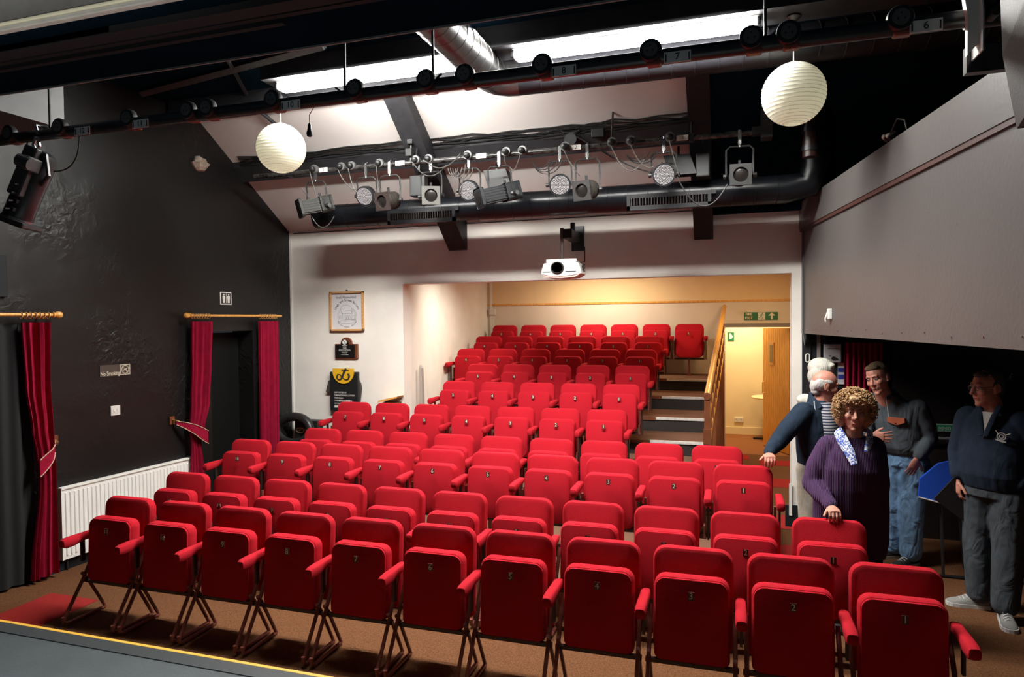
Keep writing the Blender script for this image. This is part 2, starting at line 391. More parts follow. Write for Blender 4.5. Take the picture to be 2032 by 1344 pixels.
# seating platforms
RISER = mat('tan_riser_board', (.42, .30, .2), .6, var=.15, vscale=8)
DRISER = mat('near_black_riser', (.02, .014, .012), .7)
TREAD = mat('brown_stair_carpet', (.19, .10, .065), .98, var=.3, vscale=130, bump=.6, bscale=350, spec=.05)
def plat(x0, x1, y0, y1, z, riser=RISER, nose=False):
    m = M(); m.box((x0, y0+.004, 0), (x1, y1, z-.02)); p = struct(m.build('floor_tier', riser))
    m = M(); m.box((x0, y0, z-.02), (x1, y1, z)); m.build('carpet_top', TREAD, p)
    return p
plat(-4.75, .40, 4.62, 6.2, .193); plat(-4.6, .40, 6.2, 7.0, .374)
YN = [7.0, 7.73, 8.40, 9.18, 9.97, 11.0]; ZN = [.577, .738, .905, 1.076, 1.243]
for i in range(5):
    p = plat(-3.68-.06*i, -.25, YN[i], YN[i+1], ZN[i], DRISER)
    m = M(); m.box((-.84, YN[i]-.012, ZN[i]-.03), (-.255, YN[i]+.01, ZN[i]+.003), bev=.003); m.build('white_nosing', mat('worn_white_nosing', (.62, .60, .56), .45, var=.15, vscale=30), p)
    m = M(); m.box((-1.25, YN[i]-.012, ZN[i]-.035), (-.84, YN[i]+.01, ZN[i]+.002)); m.build('wooden_nosing', WOODD, p)
# recess walls
m = M(); V = [(-3.69, 7.5), (-3.93, 9.0), (-3.95, 11.0), (-4.2, 11.0), (-4.2, 7.5)]
m.ring_tube([[Vector((x, y, 0)) for x, y in V], [Vector((x, y, 3.0)) for x, y in V]]); struct(m.build('wall_recess_left', CREAM))
m = M(); m.box((-4.2, 11, 0), (-.04, 11.15, 2.36)); m.box((-.04, 11, 1.98), (1.1, 11.15, 2.36)); m.box((.93, 11, 0), (1.1, 11.15, 2.0))
wr = struct(m.build('wall_rear', WARMW))
m = M(); m.box((-4.2, 11, 2.36), (1.1, 11.15, 3.0)); m.build('upper_wall', YELW, wr)
m = M(); m.box((-3.95, 10.985, 2.365), (.93, 11.0, 2.395)); struct(m.build('trim_picture_rail', PINE))
m = M(); m.box((-.08, 10.985, 1.97), (.96, 11.0, 2.03)); m.box((.92, 10.985, 0), (.96, 11.0, 1.99)); struct(m.build('trim_door_frame', mat('greige_frame', (0, 0, 0))))
m = M(); V = [(.66, 7.5), (.96, 11.0), (1.06, 11.0), (.76, 7.5)]
m.ring_tube([[Vector((x, y, 0)) for x, y in V], [Vector((x, y, 3.0)) for x, y in V]]); struct(m.build('wall_corridor', WARMW))
m = M(); m.box((-4.2, 7.5, 3.0), (1.2, 11.15, 3.1)); struct(m.build('ceiling_recess', WARMW))
m = M(); m.box((-3.9, 10.98, 1.0), (-3.86, 11.0, 2.8)); struct(m.build('trim_4', WHITE))
# yellow room beyond the door
YR = mat('yellow_room_paint', (.84, .69, .42), .7, var=.05, vscale=2)
m = M(); m.box((-1.4, 12.94, 0), (2.4, 13.04, 2.7)); yr = struct(m.build('wall_beyond', YR))
m = M(); m.box((-1.5, 11.15, 0), (-1.4, 13.0, 2.7)); m.box((2.4, 11.15, 0), (2.5, 13.0, 2.7)); m.build('side_wall', YR, yr)
m = M(); m.box((-1.4, 12.92, 0), (2.4, 12.94, .13)); struct(m.build('baseboard_beyond', YR))
m = M(); m.box((-1.5, 11.05, -.1), (2.5, 13.04, 0)); struct(m.build('floor_beyond', mat('orange_brown_carpet', (.26, .09, .025), .95, var=.3, vscale=130)))
m = M(); m.box((-1.5, 11.15, 2.7), (2.5, 13.04, 2.8)); struct(m.build('ceiling_beyond', YR))
# pine door leaf, opened away
da = R(66); hx, hy = .915, 11.12; DM = Matrix(((-math.cos(da), math.sin(da)*-1, 0, hx), (math.sin(da), -math.cos(da), 0, hy), (0, 0, 1, 0), (0, 0, 0, 1)))
m = M()
m.box((0, -.02, .01), (.84, .02, 1.95), DM)
for k in range(14): m.box((.004+k*.0598, .018, .01), (.061+k*.0598, .025, 1.95), DM, .003)
dl = struct(m.build('door_3', PINE))
m = M(); m.box((.46, .027, 1.36), (.61, .036, 1.72), DM); m.build('vision_frame', WOODL, dl)
m = M(); m.box((.49, .036, 1.4), (.58, .04, 1.68), DM); m.build('vision_glass', mat('wired_glass', (.25, .2, .13), .1), dl)
m = M(); m.tube([DM @ Vector(p) for p in ((.78, .027, .88), (.78, .06, .88), (.78, .06, 1.06), (.78, .027, 1.06))], .008); m.build('door_handle', BRASS, dl)

# rafters and purlin
def rafter(name, x0, x1, depth, y_lo, y_hi, mt_):
    m = M(); pts = []
    P = [(y_hi, roofz(y_hi)), (y_lo, roofz(y_lo)), (y_lo, roofz(y_lo)-depth-.05), (y_lo-.02, roofz(y_lo)-depth-.05), (y_hi, roofz(y_hi)-depth*.55)]
    m.ring_tube([[Vector((x, y, z)) for y, z in P] for x in (x0, x1)]); return struct(m.build(name, mt_))
m = M(); m.box((-5.33, 5.46, 4.2), (-.14, 5.6, 4.335)); struct(m.build('ceiling_purlin_upper', BEAM))
rafter('ceiling_rafter', -3.08, -2.86, .27, 7.3, 5.62, BEAM)
rafter('ceiling_rafter', -.33, -.14, .27, 7.3, 5.62, BLACK)
m = M(); a = math.atan(.72)
for y0, y1 in ((6.36, 6.5),):
    V = [(y0, roofz(y0)+.01), (y1, roofz(y1)+.01), (y1, roofz(y1)-.1), (y0+.02, roofz(y0)-.06)]
    m.ring_tube([[Vector((x, y, z)) for y, z in V] for x in (-5.32, -.14)])
struct(m.build('ceiling_purlin', BEAM))
m = M(); m.box((-.14, 7.2, 3.17), (.72, 7.31, 3.3)); struct(m.build('ceiling_edge_beam', CEILB))

# ================================================================ seats
DIG = {}
def num_plate(n, parent_mats=None):
    if n in DIG: return DIG[n]
    m = M(); m.box((-.016, -.0025, -.022), (.016, 0, .022)); m.mi = 1
    m.text(str(n), .047 if n < 10 else .038, (0, -.0032, 0)); DIG[n] = m.mesh('number_plate', [mat('bronze_plate', (.12, .03, .02), .5), mat('cream_numeral', (.95, .9, .75), .5)])
    return DIG[n]
def tiltm(y, z, deg): return Matrix.Translation((0, y, z)) @ Matrix.Rotation(R(deg), 4, 'X')
def arm_bm(sx):
    m = M(); rings = []
    for y, zc, h, wd in ((-.15, .572, .012, .016), (-.145, .571, .026, .026), (-.12, .570, .036, .030), (-.06, .572, .036, .030), (0, .578, .028, .029), (.12, .580, .025, .027), (.16, .580, .014, .02)):
        ring = []
        for k in range(12):
            t = 2*math.pi*k/12; c_, s_ = math.cos(t), math.sin(t)
            ring.append(Vector((sx+wd*math.copysign(abs(c_)**.6, c_), y, zc+h*math.copysign(abs(s_)**.6, s_))))
        rings.append(ring)
    m.ring_tube(rings); return m
def make_seat(kind, arms):
    """origin on the floor under the number; faces -y"""
    t = thing('theatre_seat', '-', 'theatre seat')
    floor_type = kind == 'floor'
    # folded seat cushion: red top pad seen as the bright rim, underside panel facing front
    ch = .452 if floor_type else .424
    cm = tiltm(-.012, .275, -3.5)
    m = M(); m.slab(.392, ch, .085, .062, cm @ Matrix.Translation((0, .012, 0)), .03 if floor_type else .06, edge=.022); m.build('seat_cushion', RED, t, True, True)
    m = M(); m.slab(.376, ch-.016, .022, .055, cm @ Matrix.Translation((0, .004, .006)), .03 if floor_type else .085, edge=.006); m.build('seat_underside', REDSHELL, t, True, True)
    bt = .835 if floor_type else .79
    bmx = tiltm(.125, .30, -5)
    m = M(); m.slab(.43, bt-.30+.003, .075, .075, bmx, .03, edge=.026); m.build('backrest', RED, t, True, True)
    m = M(); m.slab(.40, .42, .012, .04, bmx @ Matrix.Translation((0, .074, .01)), .02, edge=.003); m.build('back_shell', DSTEEL, t, True, True)
    for sx in arms:
        arm_bm(sx*.25).build('armrest', REDARM, t, True, True)
        m = M(); m.box((sx*.25-.007, .0, .25 if not floor_type else .40), (sx*.25+.007, .03, .556)); m.build('arm_post', DSTEEL, t, False, True)
    for s in (-1, 1):
        x = s*.222
        m = M()
        if floor_type:
            m.tube([(x, -.17, .07), (x, -.165, .03), (x, -.14, .014), (x, .16, .014)], .0125, 8)
            m.tube([(x, -.165, .05), (x, .0, .30), (x, .12, .52)], .0125, 8)
            m.tube([(x, .165, .012), (x, .02, .28), (x, -.02, .33)], .0115, 8)
        else:
            m.box((x-.006, -.02, .26), (x+.006, .14, .36)); m.box((x-.008, .05, .25), (x+.008, .085, .52))
            m.box((x-.01, .03, .245), (x+.01, .11, .258))
        m.build('leg' if floor_type else 'side_bracket', STEEL, t, 35, True)
    m = M()
    if floor_type:
        m.box((-.24, -.005, .258), (.24, .02, .28)); m.build('cross_bar', DSTEEL, t, False, True)
    else:
        m.box((-.225, .04, .245), (.225, .075, .268)); m.build('cross_bar', DSTEEL, t, False, True)
        m = M(); m.box((-.014, .03, 0), (.014, .085, .26)); m.box((-.03, .0, 0), (.03, .115, .012)); m.build('pedestal', STEEL, t, False, True)
    return t
protos = {}
def seat(kind, arms, n, loc, label, group, first={}):
    key = (kind, arms)
    if key not in protos:
        protos[key] = make_seat(kind, arms); r = protos[key]
        r.location = loc; r['label'] = label; r['group'] = group
    else:
        src = protos[key]
        keep = [c for c in src.children if not c.name.startswith('number_plate')]
        r = src.copy(); C.objects.link(r); r.location = loc; r['label'] = label; r['group'] = group
        for ch in keep:
            c = ch.copy(); C.objects.link(c); c.parent = r
    if n:
        o = bpy.data.objects.new('number_plate', num_plate(n)); C.objects.link(o); o.parent = r
        o.location = (0, -.0065, .64) if True else 0; o.rotation_euler = (R(-3.5), 0, 0)
    return r
ROWS = {1: (2.626, 3.65, 0, 11, 'floor', 'front row by the stage'), 2: (2.207, 4.43, 0, 11, 'floor', 'second row, on the flat floor'),
        3: (1.216, 5.24, .193, 10, 'tier', 'third row, first on the low platform'), 4: (.814, 6.0, .193, 9, 'tier', 'fourth row'),
        5: (-1.415, 6.83, .374, 7, 'tier', 'fifth row, below the framed logo'), 6: (-1.315, 7.54, .577, 5, 'tier', 'sixth row, first inside the recess'),
        7: (-1.291, 8.36, .738, 5, 'tier', 'seventh row'), 8: (-1.259, 9.17, .905, 6, 'tier', 'eighth row'),
        9: (-1.188, 9.86, 1.076, 6, 'tier', 'ninth row, second from the back'), 10: (-.127, 10.59, 1.243, 7, 'tier', 'back row against the rear wall')}
WORDS = ['', 'one', 'two', 'three', 'four', 'five', 'six', 'seven', 'eight', 'nine', 'ten', 'eleven']
for rr, (x0, y, z, n, kind, desc) in ROWS.items():
    for k in range(1, n+1):
        if rr == 4:
            lab = f'red tip-up seat in the fourth row, seat {WORDS[k]} from the handrail side'
        else:
            lab = f'red tip-up seat with numeral {WORDS[k]}, {desc}'
        seat(kind, (-1, 1) if k == 1 else (-1,), k, (.5*(x0-k), y, z), lab, 'red tip-up theatre seats, '+desc.split(',')[0])

# ================================================================ ceiling lights (the hall's fluorescent battens)
DIFF = mat('lit_diffuser', (1, .985, .94), .4, emit=TUBE_STRENGTH)
def batten(x0, x1, label):
    t = thing('ceiling_light', label, 'ceiling light', ((x0+x1)/2, 5.0, 4.17), 'fluorescent battens under the ceiling')
    m = M(); m.box((x0-.02, 4.95, 4.15), (x1+.02, 5.05, 4.172), bev=.006); m.build('fitting_body', WHITE, t)
    m = M(); m.box((x0, 4.94, 4.095), (x1, 5.06, 4.15), bev=.015); m.build('bloom_diffuser', DIFF, t)  # glowing box made wider than a tube to imitate its bloom
    m = M(); m.box((x0-.03, 4.945, 4.10), (x0, 5.055, 4.16), bev=.01); m.build('end_cap', BEAM, t)
    m = M(); m.box((x1, 4.945, 4.10), (x1+.03, 5.055, 4.16), bev=.01); m.build('end_cap', BEAM, t)
batten(-3.66, -1.98, 'lit white fluorescent batten on the black ceiling, left of the silver duct')
batten(-1.54, .19, 'lit white fluorescent batten on the black ceiling, right of the silver duct')
m = M(); m.box((-3.78, 4.88, 4.17), (3.3, 5.16, 4.335)); struct(m.build('ceiling_beam', BEAM))
t = thing('ceiling_light', 'slim fitting on the recess ceiling, mostly hidden behind the header', 'ceiling light', (-.6, 8.9, 2.66))
m = M(); m.box((-.82, 8.82, 2.652), (-.42, 8.9, 2.69), bev=.005); m.build('fitting_body', TRK, t)
m = M(); m.cyl((-.7, 8.86, 2.69), (-.7, 8.86, 3.0), .006); m.cyl((-.54, 8.86, 2.69), (-.54, 8.86, 3.0), .006); m.build('hanger', TRK, t)

# paper lanterns
def lantern(x, z, label):
    t = thing('paper_lantern', label, 'paper lantern', (x, 5.05, z-.22), 'white paper ball lanterns')
    m = M(); prof = []; NR = 22
    for i in range(NR*4+1):
        f = i/(NR*4); a = R(-78+156*f); rr = .21*math.cos(a); fr = (f*NR) % 1
        rr *= 1-.010*math.sin(math.pi*fr); prof.append((rr, .21*math.sin(a)))
    vr = []
    u, v, d = frame_of((0, 0, 1))
    rings = [[Vector((x, 5.05, z))+Vector((r*math.cos(t_), r*math.sin(t_), h)) for t_ in [2*math.pi*k/40 for k in range(40)]] for r, h in prof]
    m.ring_tube(rings, cap=False); m.build('paper_shade', PAPER, t, 60)
    m = M()
    for i in range(1, NR):
        f = i/NR; a = R(-78+156*f); r = .2105*math.cos(a); h = .2105*math.sin(a)
        m.tube([(x+r*math.cos(q), 5.05+r*math.sin(q), z+h) for q in [2*math.pi*k/32 for k in range(32)]], .0011, 4, closed=True)
    m.build('wire_ribs', mat('grey_wire', (.35, .34, .3), .5), t)
    m = M(); m.tube([(x, 5.05, z+.2), (x, 5.05, 4.16)], .004, 6); m.cyl((x, 5.05, z+.16), (x, 5.05, z+.22), .02); m.build('flex', PLASTIC, t)
    m = M(); m.lathe([(.045, 0), (.05, .012), (.03, .03), (.01, .034)], (x, 5.05, 4.17), (0, 0, -1)); m.build('ceiling_rose', BLKPL, t, True)
lantern(-3.707, 3.625, 'white ribbed paper ball lantern hanging on the left, nearer the black wall')
lantern(.433, 3.637, 'white ribbed paper ball lantern hanging on the right before the black ceiling')

# ================================================================ ducts
def spiral(m, pts, r, pitch_=.11):
    m.tube(pts, r, 28)
def bands(m, p0, p1, r, step):
    p0, p1 = Vector(p0), Vector(p1); L = (p1-p0).length; d = (p1-p0).normalized(); u, v, _ = frame_of(d); k = 1
    while k*step < L:
        c = p0+d*k*step
        m.tube([c+(u*math.cos(q)+v*math.sin(q))*(r+.001)+d*(.02*math.cos(q)) for q in [2*math.pi*j/28 for j in range(28)]], .004, 5, closed=True); k += 1
t = thing('ventilation_duct', 'silver spiral duct running back from the stage header, turning into a black duct', 'duct', (-1.82, 5.35, 3.95))
m = M(); m.tube([(-1.82, 2.5, 4.06), (-1.82, 3.6, 4.07), (-1.82, 4.6, 4.08), (-1.82, 5.12, 4.09), (-1.815, 5.2, 4.09), (-1.78, 5.28, 4.09), (-1.71, 5.335, 4.09), (-1.62, 5.35, 4.09)], .14, 28); m.build('silver_duct', GALV, t, True)
m = M(); bands(m, (-1.82, 2.5, 4.06), (-1.82, 5.15, 4.09), .14, .13); m.build('spiral_seam', mat('dark_seam', (.12, .12, .12), .35, metal=.7), t, True)
SAT = mat('satin_dark_duct', (.010, .010, .012), .4, var=.2, vscale=6, spec=.3)
m = M(); m.tube([(-1.62, 5.35, 4.09), (0, 5.35, 4.085), (3.2, 5.35, 4.08)], .138, 28); m.build('black_duct', SAT, t, True)
m = M(); bands(m, (-1.6, 5.35, 4.09), (3.1, 5.35, 4.08), .138, .17); m.build('spiral_seam', SAT, t, True)
t = thing('ventilation_duct', 'long black spiral duct slung below the rear lighting bar', 'duct', (-2.3, 6.55, 3.14))
m = M(); m.tube([(-4.36, 6.55, 3.275), (-4.35, 6.55, 3.275), (-2, 6.55, 3.27), (.5, 6.55, 3.26), (.68, 6.55, 3.29), (.74, 6.53, 3.42), (.76, 6.5, 3.7), (.76, 6.5, 4.3)], [.11]+[.127]*7, 28); m.build('spiral_tube', DUCTB, t, True)
m = M(); bands(m, (-4.34, 6.55, 3.275), (.5, 6.55, 3.26), .127, .19); m.build('spiral_seam', DUCTB, t, True)
for x in (-3.02, -.52):
    m = M(); m.box((x-.38, 6.395, 3.125), (x+.38, 6.43, 3.165)); m.box((x-.38, 6.40, 3.235), (x+.42, 6.45, 3.27)); m.box((x-.38, 6.395, 3.125), (x-.35, 6.45, 3.26)); m.box((x+.35, 6.395, 3.125), (x+.38, 6.45, 3.26))
    g = m.build('air_grille', BLKMET, t)
    m = M()
    for k in range(26): m.box((x-.34+k*.0265, 6.388, 3.165), (x-.334+k*.0265, 6.42, 3.235))
    m.build('louvre', mat('grey_louvre', (.05, .04, .04), .4, metal=.5), g)
t = thing('drain_pipe', 'dark brown vertical pipe beside the rafters on the right', 'pipe', (.62, 6.3, 3.4))
m = M(); m.tube([(.66, 6.2, 3.45), (.66, 6.2, 3.98)], .06, 16); m.build('pipe', mat('dark_brown_pipe', (.035, .016, .012), .3), t, True)
m = M(); m.cyl((.66, 6.2, 3.5), (.66, 6.2, 3.54), .07); m.cyl((.66, 6.2, 3.66), (.66, 6.2, 3.7), .07); m.build('pipe_collar', BLKMET, t, True)

# ================================================================ lighting bars
def bar(x0, x1, y, z, r, name, label, m_=BLKMET):
    t = thing('lighting_bar', label, 'lighting bar', ((x0+x1)/2, y, z-r))
    m = M(); m.cyl((x0, y, z), (x1, y, z), r, n=20); m.build('bar_tube', m_, t, True); return t
B1 = (3.0, 3.23); B2 = (6.15, 3.685)
b1 = bar(-5.45, .86, *B1, .033, 'b1', 'black lighting bar nearest the stage, running the whole width', BLKMET)
BAR2 = mat('worn_bar_paint', (.04, .038, .036), .25, var=.8, vscale=25, spec=.6)
b2 = bar(-4.86, .22, *B2, .026, 'b2', 'worn lighting bar carrying the row of spotlights at the back', BAR2)
m = M(); m.box((.2, 6.1, 3.66), (.27, 6.2, 3.72)); m.box((.27, 6.08, 3.62), (.36, 6.22, 3.86)); m.build('end_bracket', BEAM, b2)
for x in (-3.8, -1.82, -1.34, .15):
    m = M(); m.tube([(x, 3.0, 3.25), (x, 3.0, 3.91 if x == -1.82 else 4.33)], .007, 6); m.tube([(x-.05, 2.99, 3.28), (x, 2.99, 3.24), (x+.05, 2.99, 3.28)], .006, 6); m.build('hanger_rod', GREYMET, b1)
for x in (-4.4, -2.95, -1.0, -.3):
    m = M(); m.tube([(x, 6.15, 3.70), (x, 6.25, roofz(6.25)+.02)], .01, 6); m.box((x-.02, 6.12, 3.65), (x+.02, 6.18, 3.72)); m.build('hanger_rod', BLKMET, b2)
SOCKF = mat('grey_socket_face', (.10, .095, .095), .5)
ORD = 'first second third fourth fifth sixth seventh eighth ninth tenth eleventh twelfth thirteenth fourteenth fifteenth'.split()
so = None
for i, x in enumerate((-4.48, -4.08, -3.68, -3.17, -2.76, -2.63, -2.22, -1.743, -1.361, -1.164, -.791, -.312, .093, .235, .634)):
    if so is None:
        so = thing('power_socket', 'round black stage socket, leftmost on the bar nearest the stage', 'socket', (x, 2.96, 3.25), 'round sockets along the front lighting bar')
        m = M(); m.lathe([(.045, 0), (.048, .006), (.048, .03), (.035, .045), (.02, .055)], (x, 2.95, 3.25), (0, 1, 0)); m.build('socket_housing', BLKPL, so, True)
        m = M(); m.cyl((x, 2.949, 3.25), (x, 2.944, 3.25), .031, n=20); f_ = m.build('socket_face', SOCKF, so)
        m = M()
        for q in (90, 210, 330): m.cyl((x+.014*math.cos(R(q)), 2.945, 3.25+.014*math.sin(R(q))), (x+.014*math.cos(R(q)), 2.9425, 3.25+.014*math.sin(R(q))), .004, n=8)
        m.build('pin_hole', INK, f_)
        m = M(); m.box((x-.02, 2.97, 3.19), (x+.045, 3.02, 3.23), bev=.01); m.build('socket_bracket', STEEL, so)
    else: dup(so, (x, 2.96, 3.25), f'round black stage socket, {ORD[i]} from the left on the bar nearest the stage')
NW = dict(zip('1 2 3 4 5 6 7 8 10 11 12'.split(), 'one two three four five six seven eight ten eleven twelve'.split()))
for x, n in ((-3.08, '11'), (-2.11, '10'), (-.69, '8'), (-3.5, '12'), (-.2, '7'), (.72, '6')):
    t = thing('number_label', f'small white tag reading {NW[n]} on the front lighting bar', 'label', (x, 2.95, 3.18), None)
    m = M(); m.box((x-.055, 2.955, 3.185), (x+.055, 2.96, 3.23)); m.mi = 1; m.text(n, .042, (x, 2.954, 3.207)); m.box((x-.05, 2.953, 3.19), (x-.045, 2.956, 3.222)); m.box((x+.045, 2.953, 3.19), (x+.05, 2.956, 3.222)); m.build('tag_face', [PLASTIC, INK], t)
for x, n in ((-3.98, '5'), (-3.10, '4'), (-2.24, '3'), (-1.32, '2'), (-.37, '1')):
    t = thing('number_label', f'small white tag reading {NW[n]} on the rear lighting bar', 'label', (x, 6.1, 3.65), None)
    m = M(); m.box((x-.055, 6.117, 3.662), (x+.045, 6.122, 3.708)); m.mi = 1; m.text(n, .045, (x, 6.115, 3.685)); m.build('tag_face', [PLASTIC, INK], t)
# plugs on the rear bar
pl = None
for i, x in enumerate((-4.09, -3.77, -3.65, -3.33, -2.93, -2.79, -2.38, -1.99, -1.83, -1.42, -.99, -.82, -.48)):
    lab = f'round plug, {ORD[i]} from the left on the rear lighting bar'
    if pl is None:
        pl = thing('power_plug', lab, 'plug', (x, 6.11, 3.70), 'round plugs along the rear lighting bar')
        m = M(); m.lathe([(.042, 0), (.045, .01), (.045, .03), (.02, .035)], (x, 6.10, 3.70), (0, 1, 0), 20); m.build('socket_ring', mat('mid_grey_plastic', (.12, .12, .12), .4), pl, True)
        m = M(); m.lathe([(.012, 0), (.026, .01), (.03, .045)], (x, 6.05, 3.69), (0, 1, .15), 16); m.build('plug_body', BLKPL, pl, True)
    else: dup(pl, (x, 6.11, 3.70), lab)

# ================================================================ stage lights
def aimM(loc, aim):
    y = -Vector(aim).normalized(); x = y.cross(Vector((0, 0, 1))).normalized(); z = x.cross(y).normalized()
    m = Matrix.Identity(4)
    for i in range(3): m[i][0], m[i][1], m[i][2], m[i][3] = x[i], y[i], z[i], loc[i]
    return m
def clamp_yoke(t, x, y, zb, c, w_, mt_=CHROME, ym=GREYMET, dist=.0):
    """hook clamp on the bar at (x,y,zb) and a stirrup down to lamp centre c (half width w_)"""
    c = Vector(c)
    m = M(); m.tube([(x, y-.03, zb-.02), (x, y-.035, zb+.02), (x, y, zb+.04), (x, y+.035, zb+.015), (x, y+.03, zb-.02)], .008, 6); m.box((x-.014, y-.04, zb-.10), (x+.014, y-.02, zb+.02)); m.cyl((x, y-.03, zb-.12), (x, y-.03, zb-.09), .01); m.build('hook_clamp', mt_, t)
    zt = zb-.115
    m = M(); m.tube([(c.x-w_, c.y, c.z), (c.x-w_, (c.y+y)/2, (c.z+zt)/2), (c.x-w_, y-.03, zt-.03), (c.x-w_+.03, y-.03, zt), (c.x+w_-.03, y-.03, zt), (c.x+w_, y-.03, zt-.03), (c.x+w_, (c.y+y)/2, (c.z+zt)/2), (c.x+w_, c.y, c.z)], .008, 6); m.build('yoke', ym, t, True)
    m = M(); m.lathe([(.02, 0), (.02, .025), (.012, .03)], (c.x+w_, c.y, c.z), (1, 0, 0), 10); m.lathe([(.02, 0), (.02, .025)], (c.x-w_, c.y, c.z), (-1, 0, 0), 10); m.build('tilt_knob', BLKPL, t, True)
def par(x, z, aim, label):
    c = Vector((x, 6.13, z)); t = thing('stage_light', label, 'stage light', (x, 6.15, 3.69), 'round LED lamps on the rear bar')
    A = aimM(c, aim); m = M()
    u = A.to_3x3()
    m.lathe([(.088, -.03), (.1, -.03), (.1, .0), (.094, .01), (.09, .05), (.06, .09), (.02, .10)], c-u @ Vector((0, .02, 0)), u @ Vector((0, 1, 0)), 28); m.build('lamp_housing', BLKMET, t, True)
    m = M(); m.cyl(c-u @ Vector((0, .03, 0)), c-u @ Vector((0, .053, 0)), .086, n=28); fc = m.build('led_face', mat('grey_reflector', (.05, .048, .05), .3), t)
    m = M()
    for ring in range(1, 8):
        n = ring*6
        for k in range(n):
            q = 2*math.pi*k/n; p = Vector((.0115*ring*math.cos(q), -.053, .0115*ring*math.sin(q)))
            m.lathe([(.0042, 0), (.0035, .003), (.001, .0045)], c+u @ p, u @ Vector((0, -1, 0)), 6)
    led = m.build('led_array', LEDW, fc)
    clamp_yoke(t, x, 6.15, 3.685, c, .108)
par(-3.488, 3.391, (.0, -.9, -.35), 'round LED lamp with dotted face, leftmost of four on the rear bar')
par(-2.369, 3.37, (.05, -.9, -.3), 'round LED lamp with dotted face, second from left on the rear bar')
par(-1.474, 3.36, (.2, -.95, -.32), 'round LED lamp with dotted face, above the projector')
par(-.534, 3.381, (.1, -.95, -.25), 'round LED lamp with dotted face, nearest the right rafter')
def profile_spot(x, z, aim, L, mt_, label):
    c = Vector((x, 6.12, z)); t = thing('stage_light', label, 'stage light', (x, 6.15, 3.69), 'long profile spotlights on the rear bar')
    A = aimM(c, aim); m = M(); r = .068
    m.box((-r, -L*.5, -r), (r, L*.12, r), A, .022)
    for k in range(-2, 3): m.box((-r-.004, -L*.42, k*.026-.005), (r+.004, L*.1, k*.026+.005), A)
    for k in range(-2, 3): m.box((k*.026-.005, -L*.42, -r-.004), (k*.026+.005, L*.1, r+.004), A)
    m.build('lens_barrel', mt_, t)
    m = M(); m.box((-.095, -L*.5-.012, -.095), (.095, -L*.5+.012, .095), A, .025); m.build('colour_frame', mt_, t)
    m = M(); m.cyl(A @ Vector((0, -L*.5-.016, 0)), A @ Vector((0, -L*.5, 0)), .058, n=24); m.build('lens', LENSG, t)
    m = M(); m.box((-.085, L*.1, -.08), (.085, L*.5, .08), A, .03)
    for k in range(6): m.box((-.088, L*.14+k*L*.055, -.083), (.088, L*.155+k*L*.055, .083), A, .02)
    m.build('lamp_house', mt_, t)
    m = M(); m.cyl(A @ Vector((0, L*.2, .08)), A @ Vector((0, L*.2, .12)), .012); m.cyl(A @ Vector((.09, L*.3, -.03)), A @ Vector((.13, L*.3, -.03)), .02); m.build('adjuster_knob', BLKPL, t)
    clamp_yoke(t, x, 6.15, 3.685, c, .115)
profile_spot(-4.078, 3.32, (-.66, -.72, -.25), .34, mat('olive_grey_casting', (.025, .025, .022), .45, var=.2, vscale=30, spec=.25), 'grey ribbed profile spotlight pointing left, leftmost lamp on the rear bar')
profile_spot(-2.063, 3.31, (-.74, -.64, -.26), .42, mat('charcoal_casting', (.009, .010, .012), .45, var=.2, vscale=30, spec=.2), 'long black profile spotlight pointing down left, mid rear bar')
def fresnel(x, z, aim, fm, bm_, label):
    c = Vector((x, 6.12, z)); t = thing('stage_light', label, 'stage light', (x, 6.15, 3.69), 'square-fronted spotlights on the rear bar')
    A = aimM(c, aim); u = A.to_3x3()
    m = M(); m.lathe([(.07, -.10), (.078, -.06), (.085, 0), (.085, .06), (.06, .1), (.02, .11)], c, u @ Vector((0, 1, 0)), 20)
    for k in range(5): m.lathe([(.088, -.05+k*.028), (.088, -.045+k*.028)], c, u @ Vector((0, 1, 0)), 20)
    m.build('lamp_house', bm_, t, True)
    m = M(); hole = []
    o = .088; n = 24
    ro = [(o*max(-1, min(1, 1.42*math.cos(q))), o*max(-1, min(1, 1.42*math.sin(q)))) for q in [2*math.pi*k/n for k in range(n)]]
    ri = [(.062*math.cos(q), .062*math.sin(q)) for q in [2*math.pi*k/n for k in range(n)]]
    m.ring_tube([[A @ Vector((p[0], y, p[1])) for p in P] for P, y in ((ri, -.10), (ro, -.10), (ro, -.125), (ri, -.125))], False, True)
    m.build('colour_frame', fm, t)
    m = M(); m.lathe([(.001, -.112), (.05, -.108), (.064, -.1)], c, u @ Vector((0, 1, 0)), 24); m.build('lens', LENSG, t, True)
    m = M(); m.cyl(A @ Vector((0, 0, .085)), A @ Vector((0, 0, .13)), .012); m.build('adjuster_knob', GREYMET, t)
    clamp_yoke(t, x, 6.15, 3.685, c, .11)
RUSTY = mat('dusty_brown_casting', (.02, .016, .012), .6, var=.4, vscale=30)
fresnel(-3.222, 3.32, (-.25, -.92, -.2), mat('dark_rust_frame', (.03, .02, .018), .5), RUSTY, 'dusty brown spotlight with dark square frame beside the leftmost LED lamp')
fresnel(-2.771, 3.335, (.4, -.92, -.12), mat('pale_grey_frame', (.09, .088, .082), .45, spec=.25), GREYMET, 'spotlight with pale square frame and round black opening, before the left rafter')
fresnel(-1.216, 3.29, (-.25, -.9, -.2), mat('black_frame', (.02, .018, .018), .5), RUSTY, 'brown spotlight with black square frame, right of the projector mount')
fresnel(.10, 3.32, (.05, -.97, -.1), mat('dark_grey_frame', (.03, .03, .03), .4), GREYMET, 'square-fronted spotlight with wing brackets hanging at the right end of the rear bar')
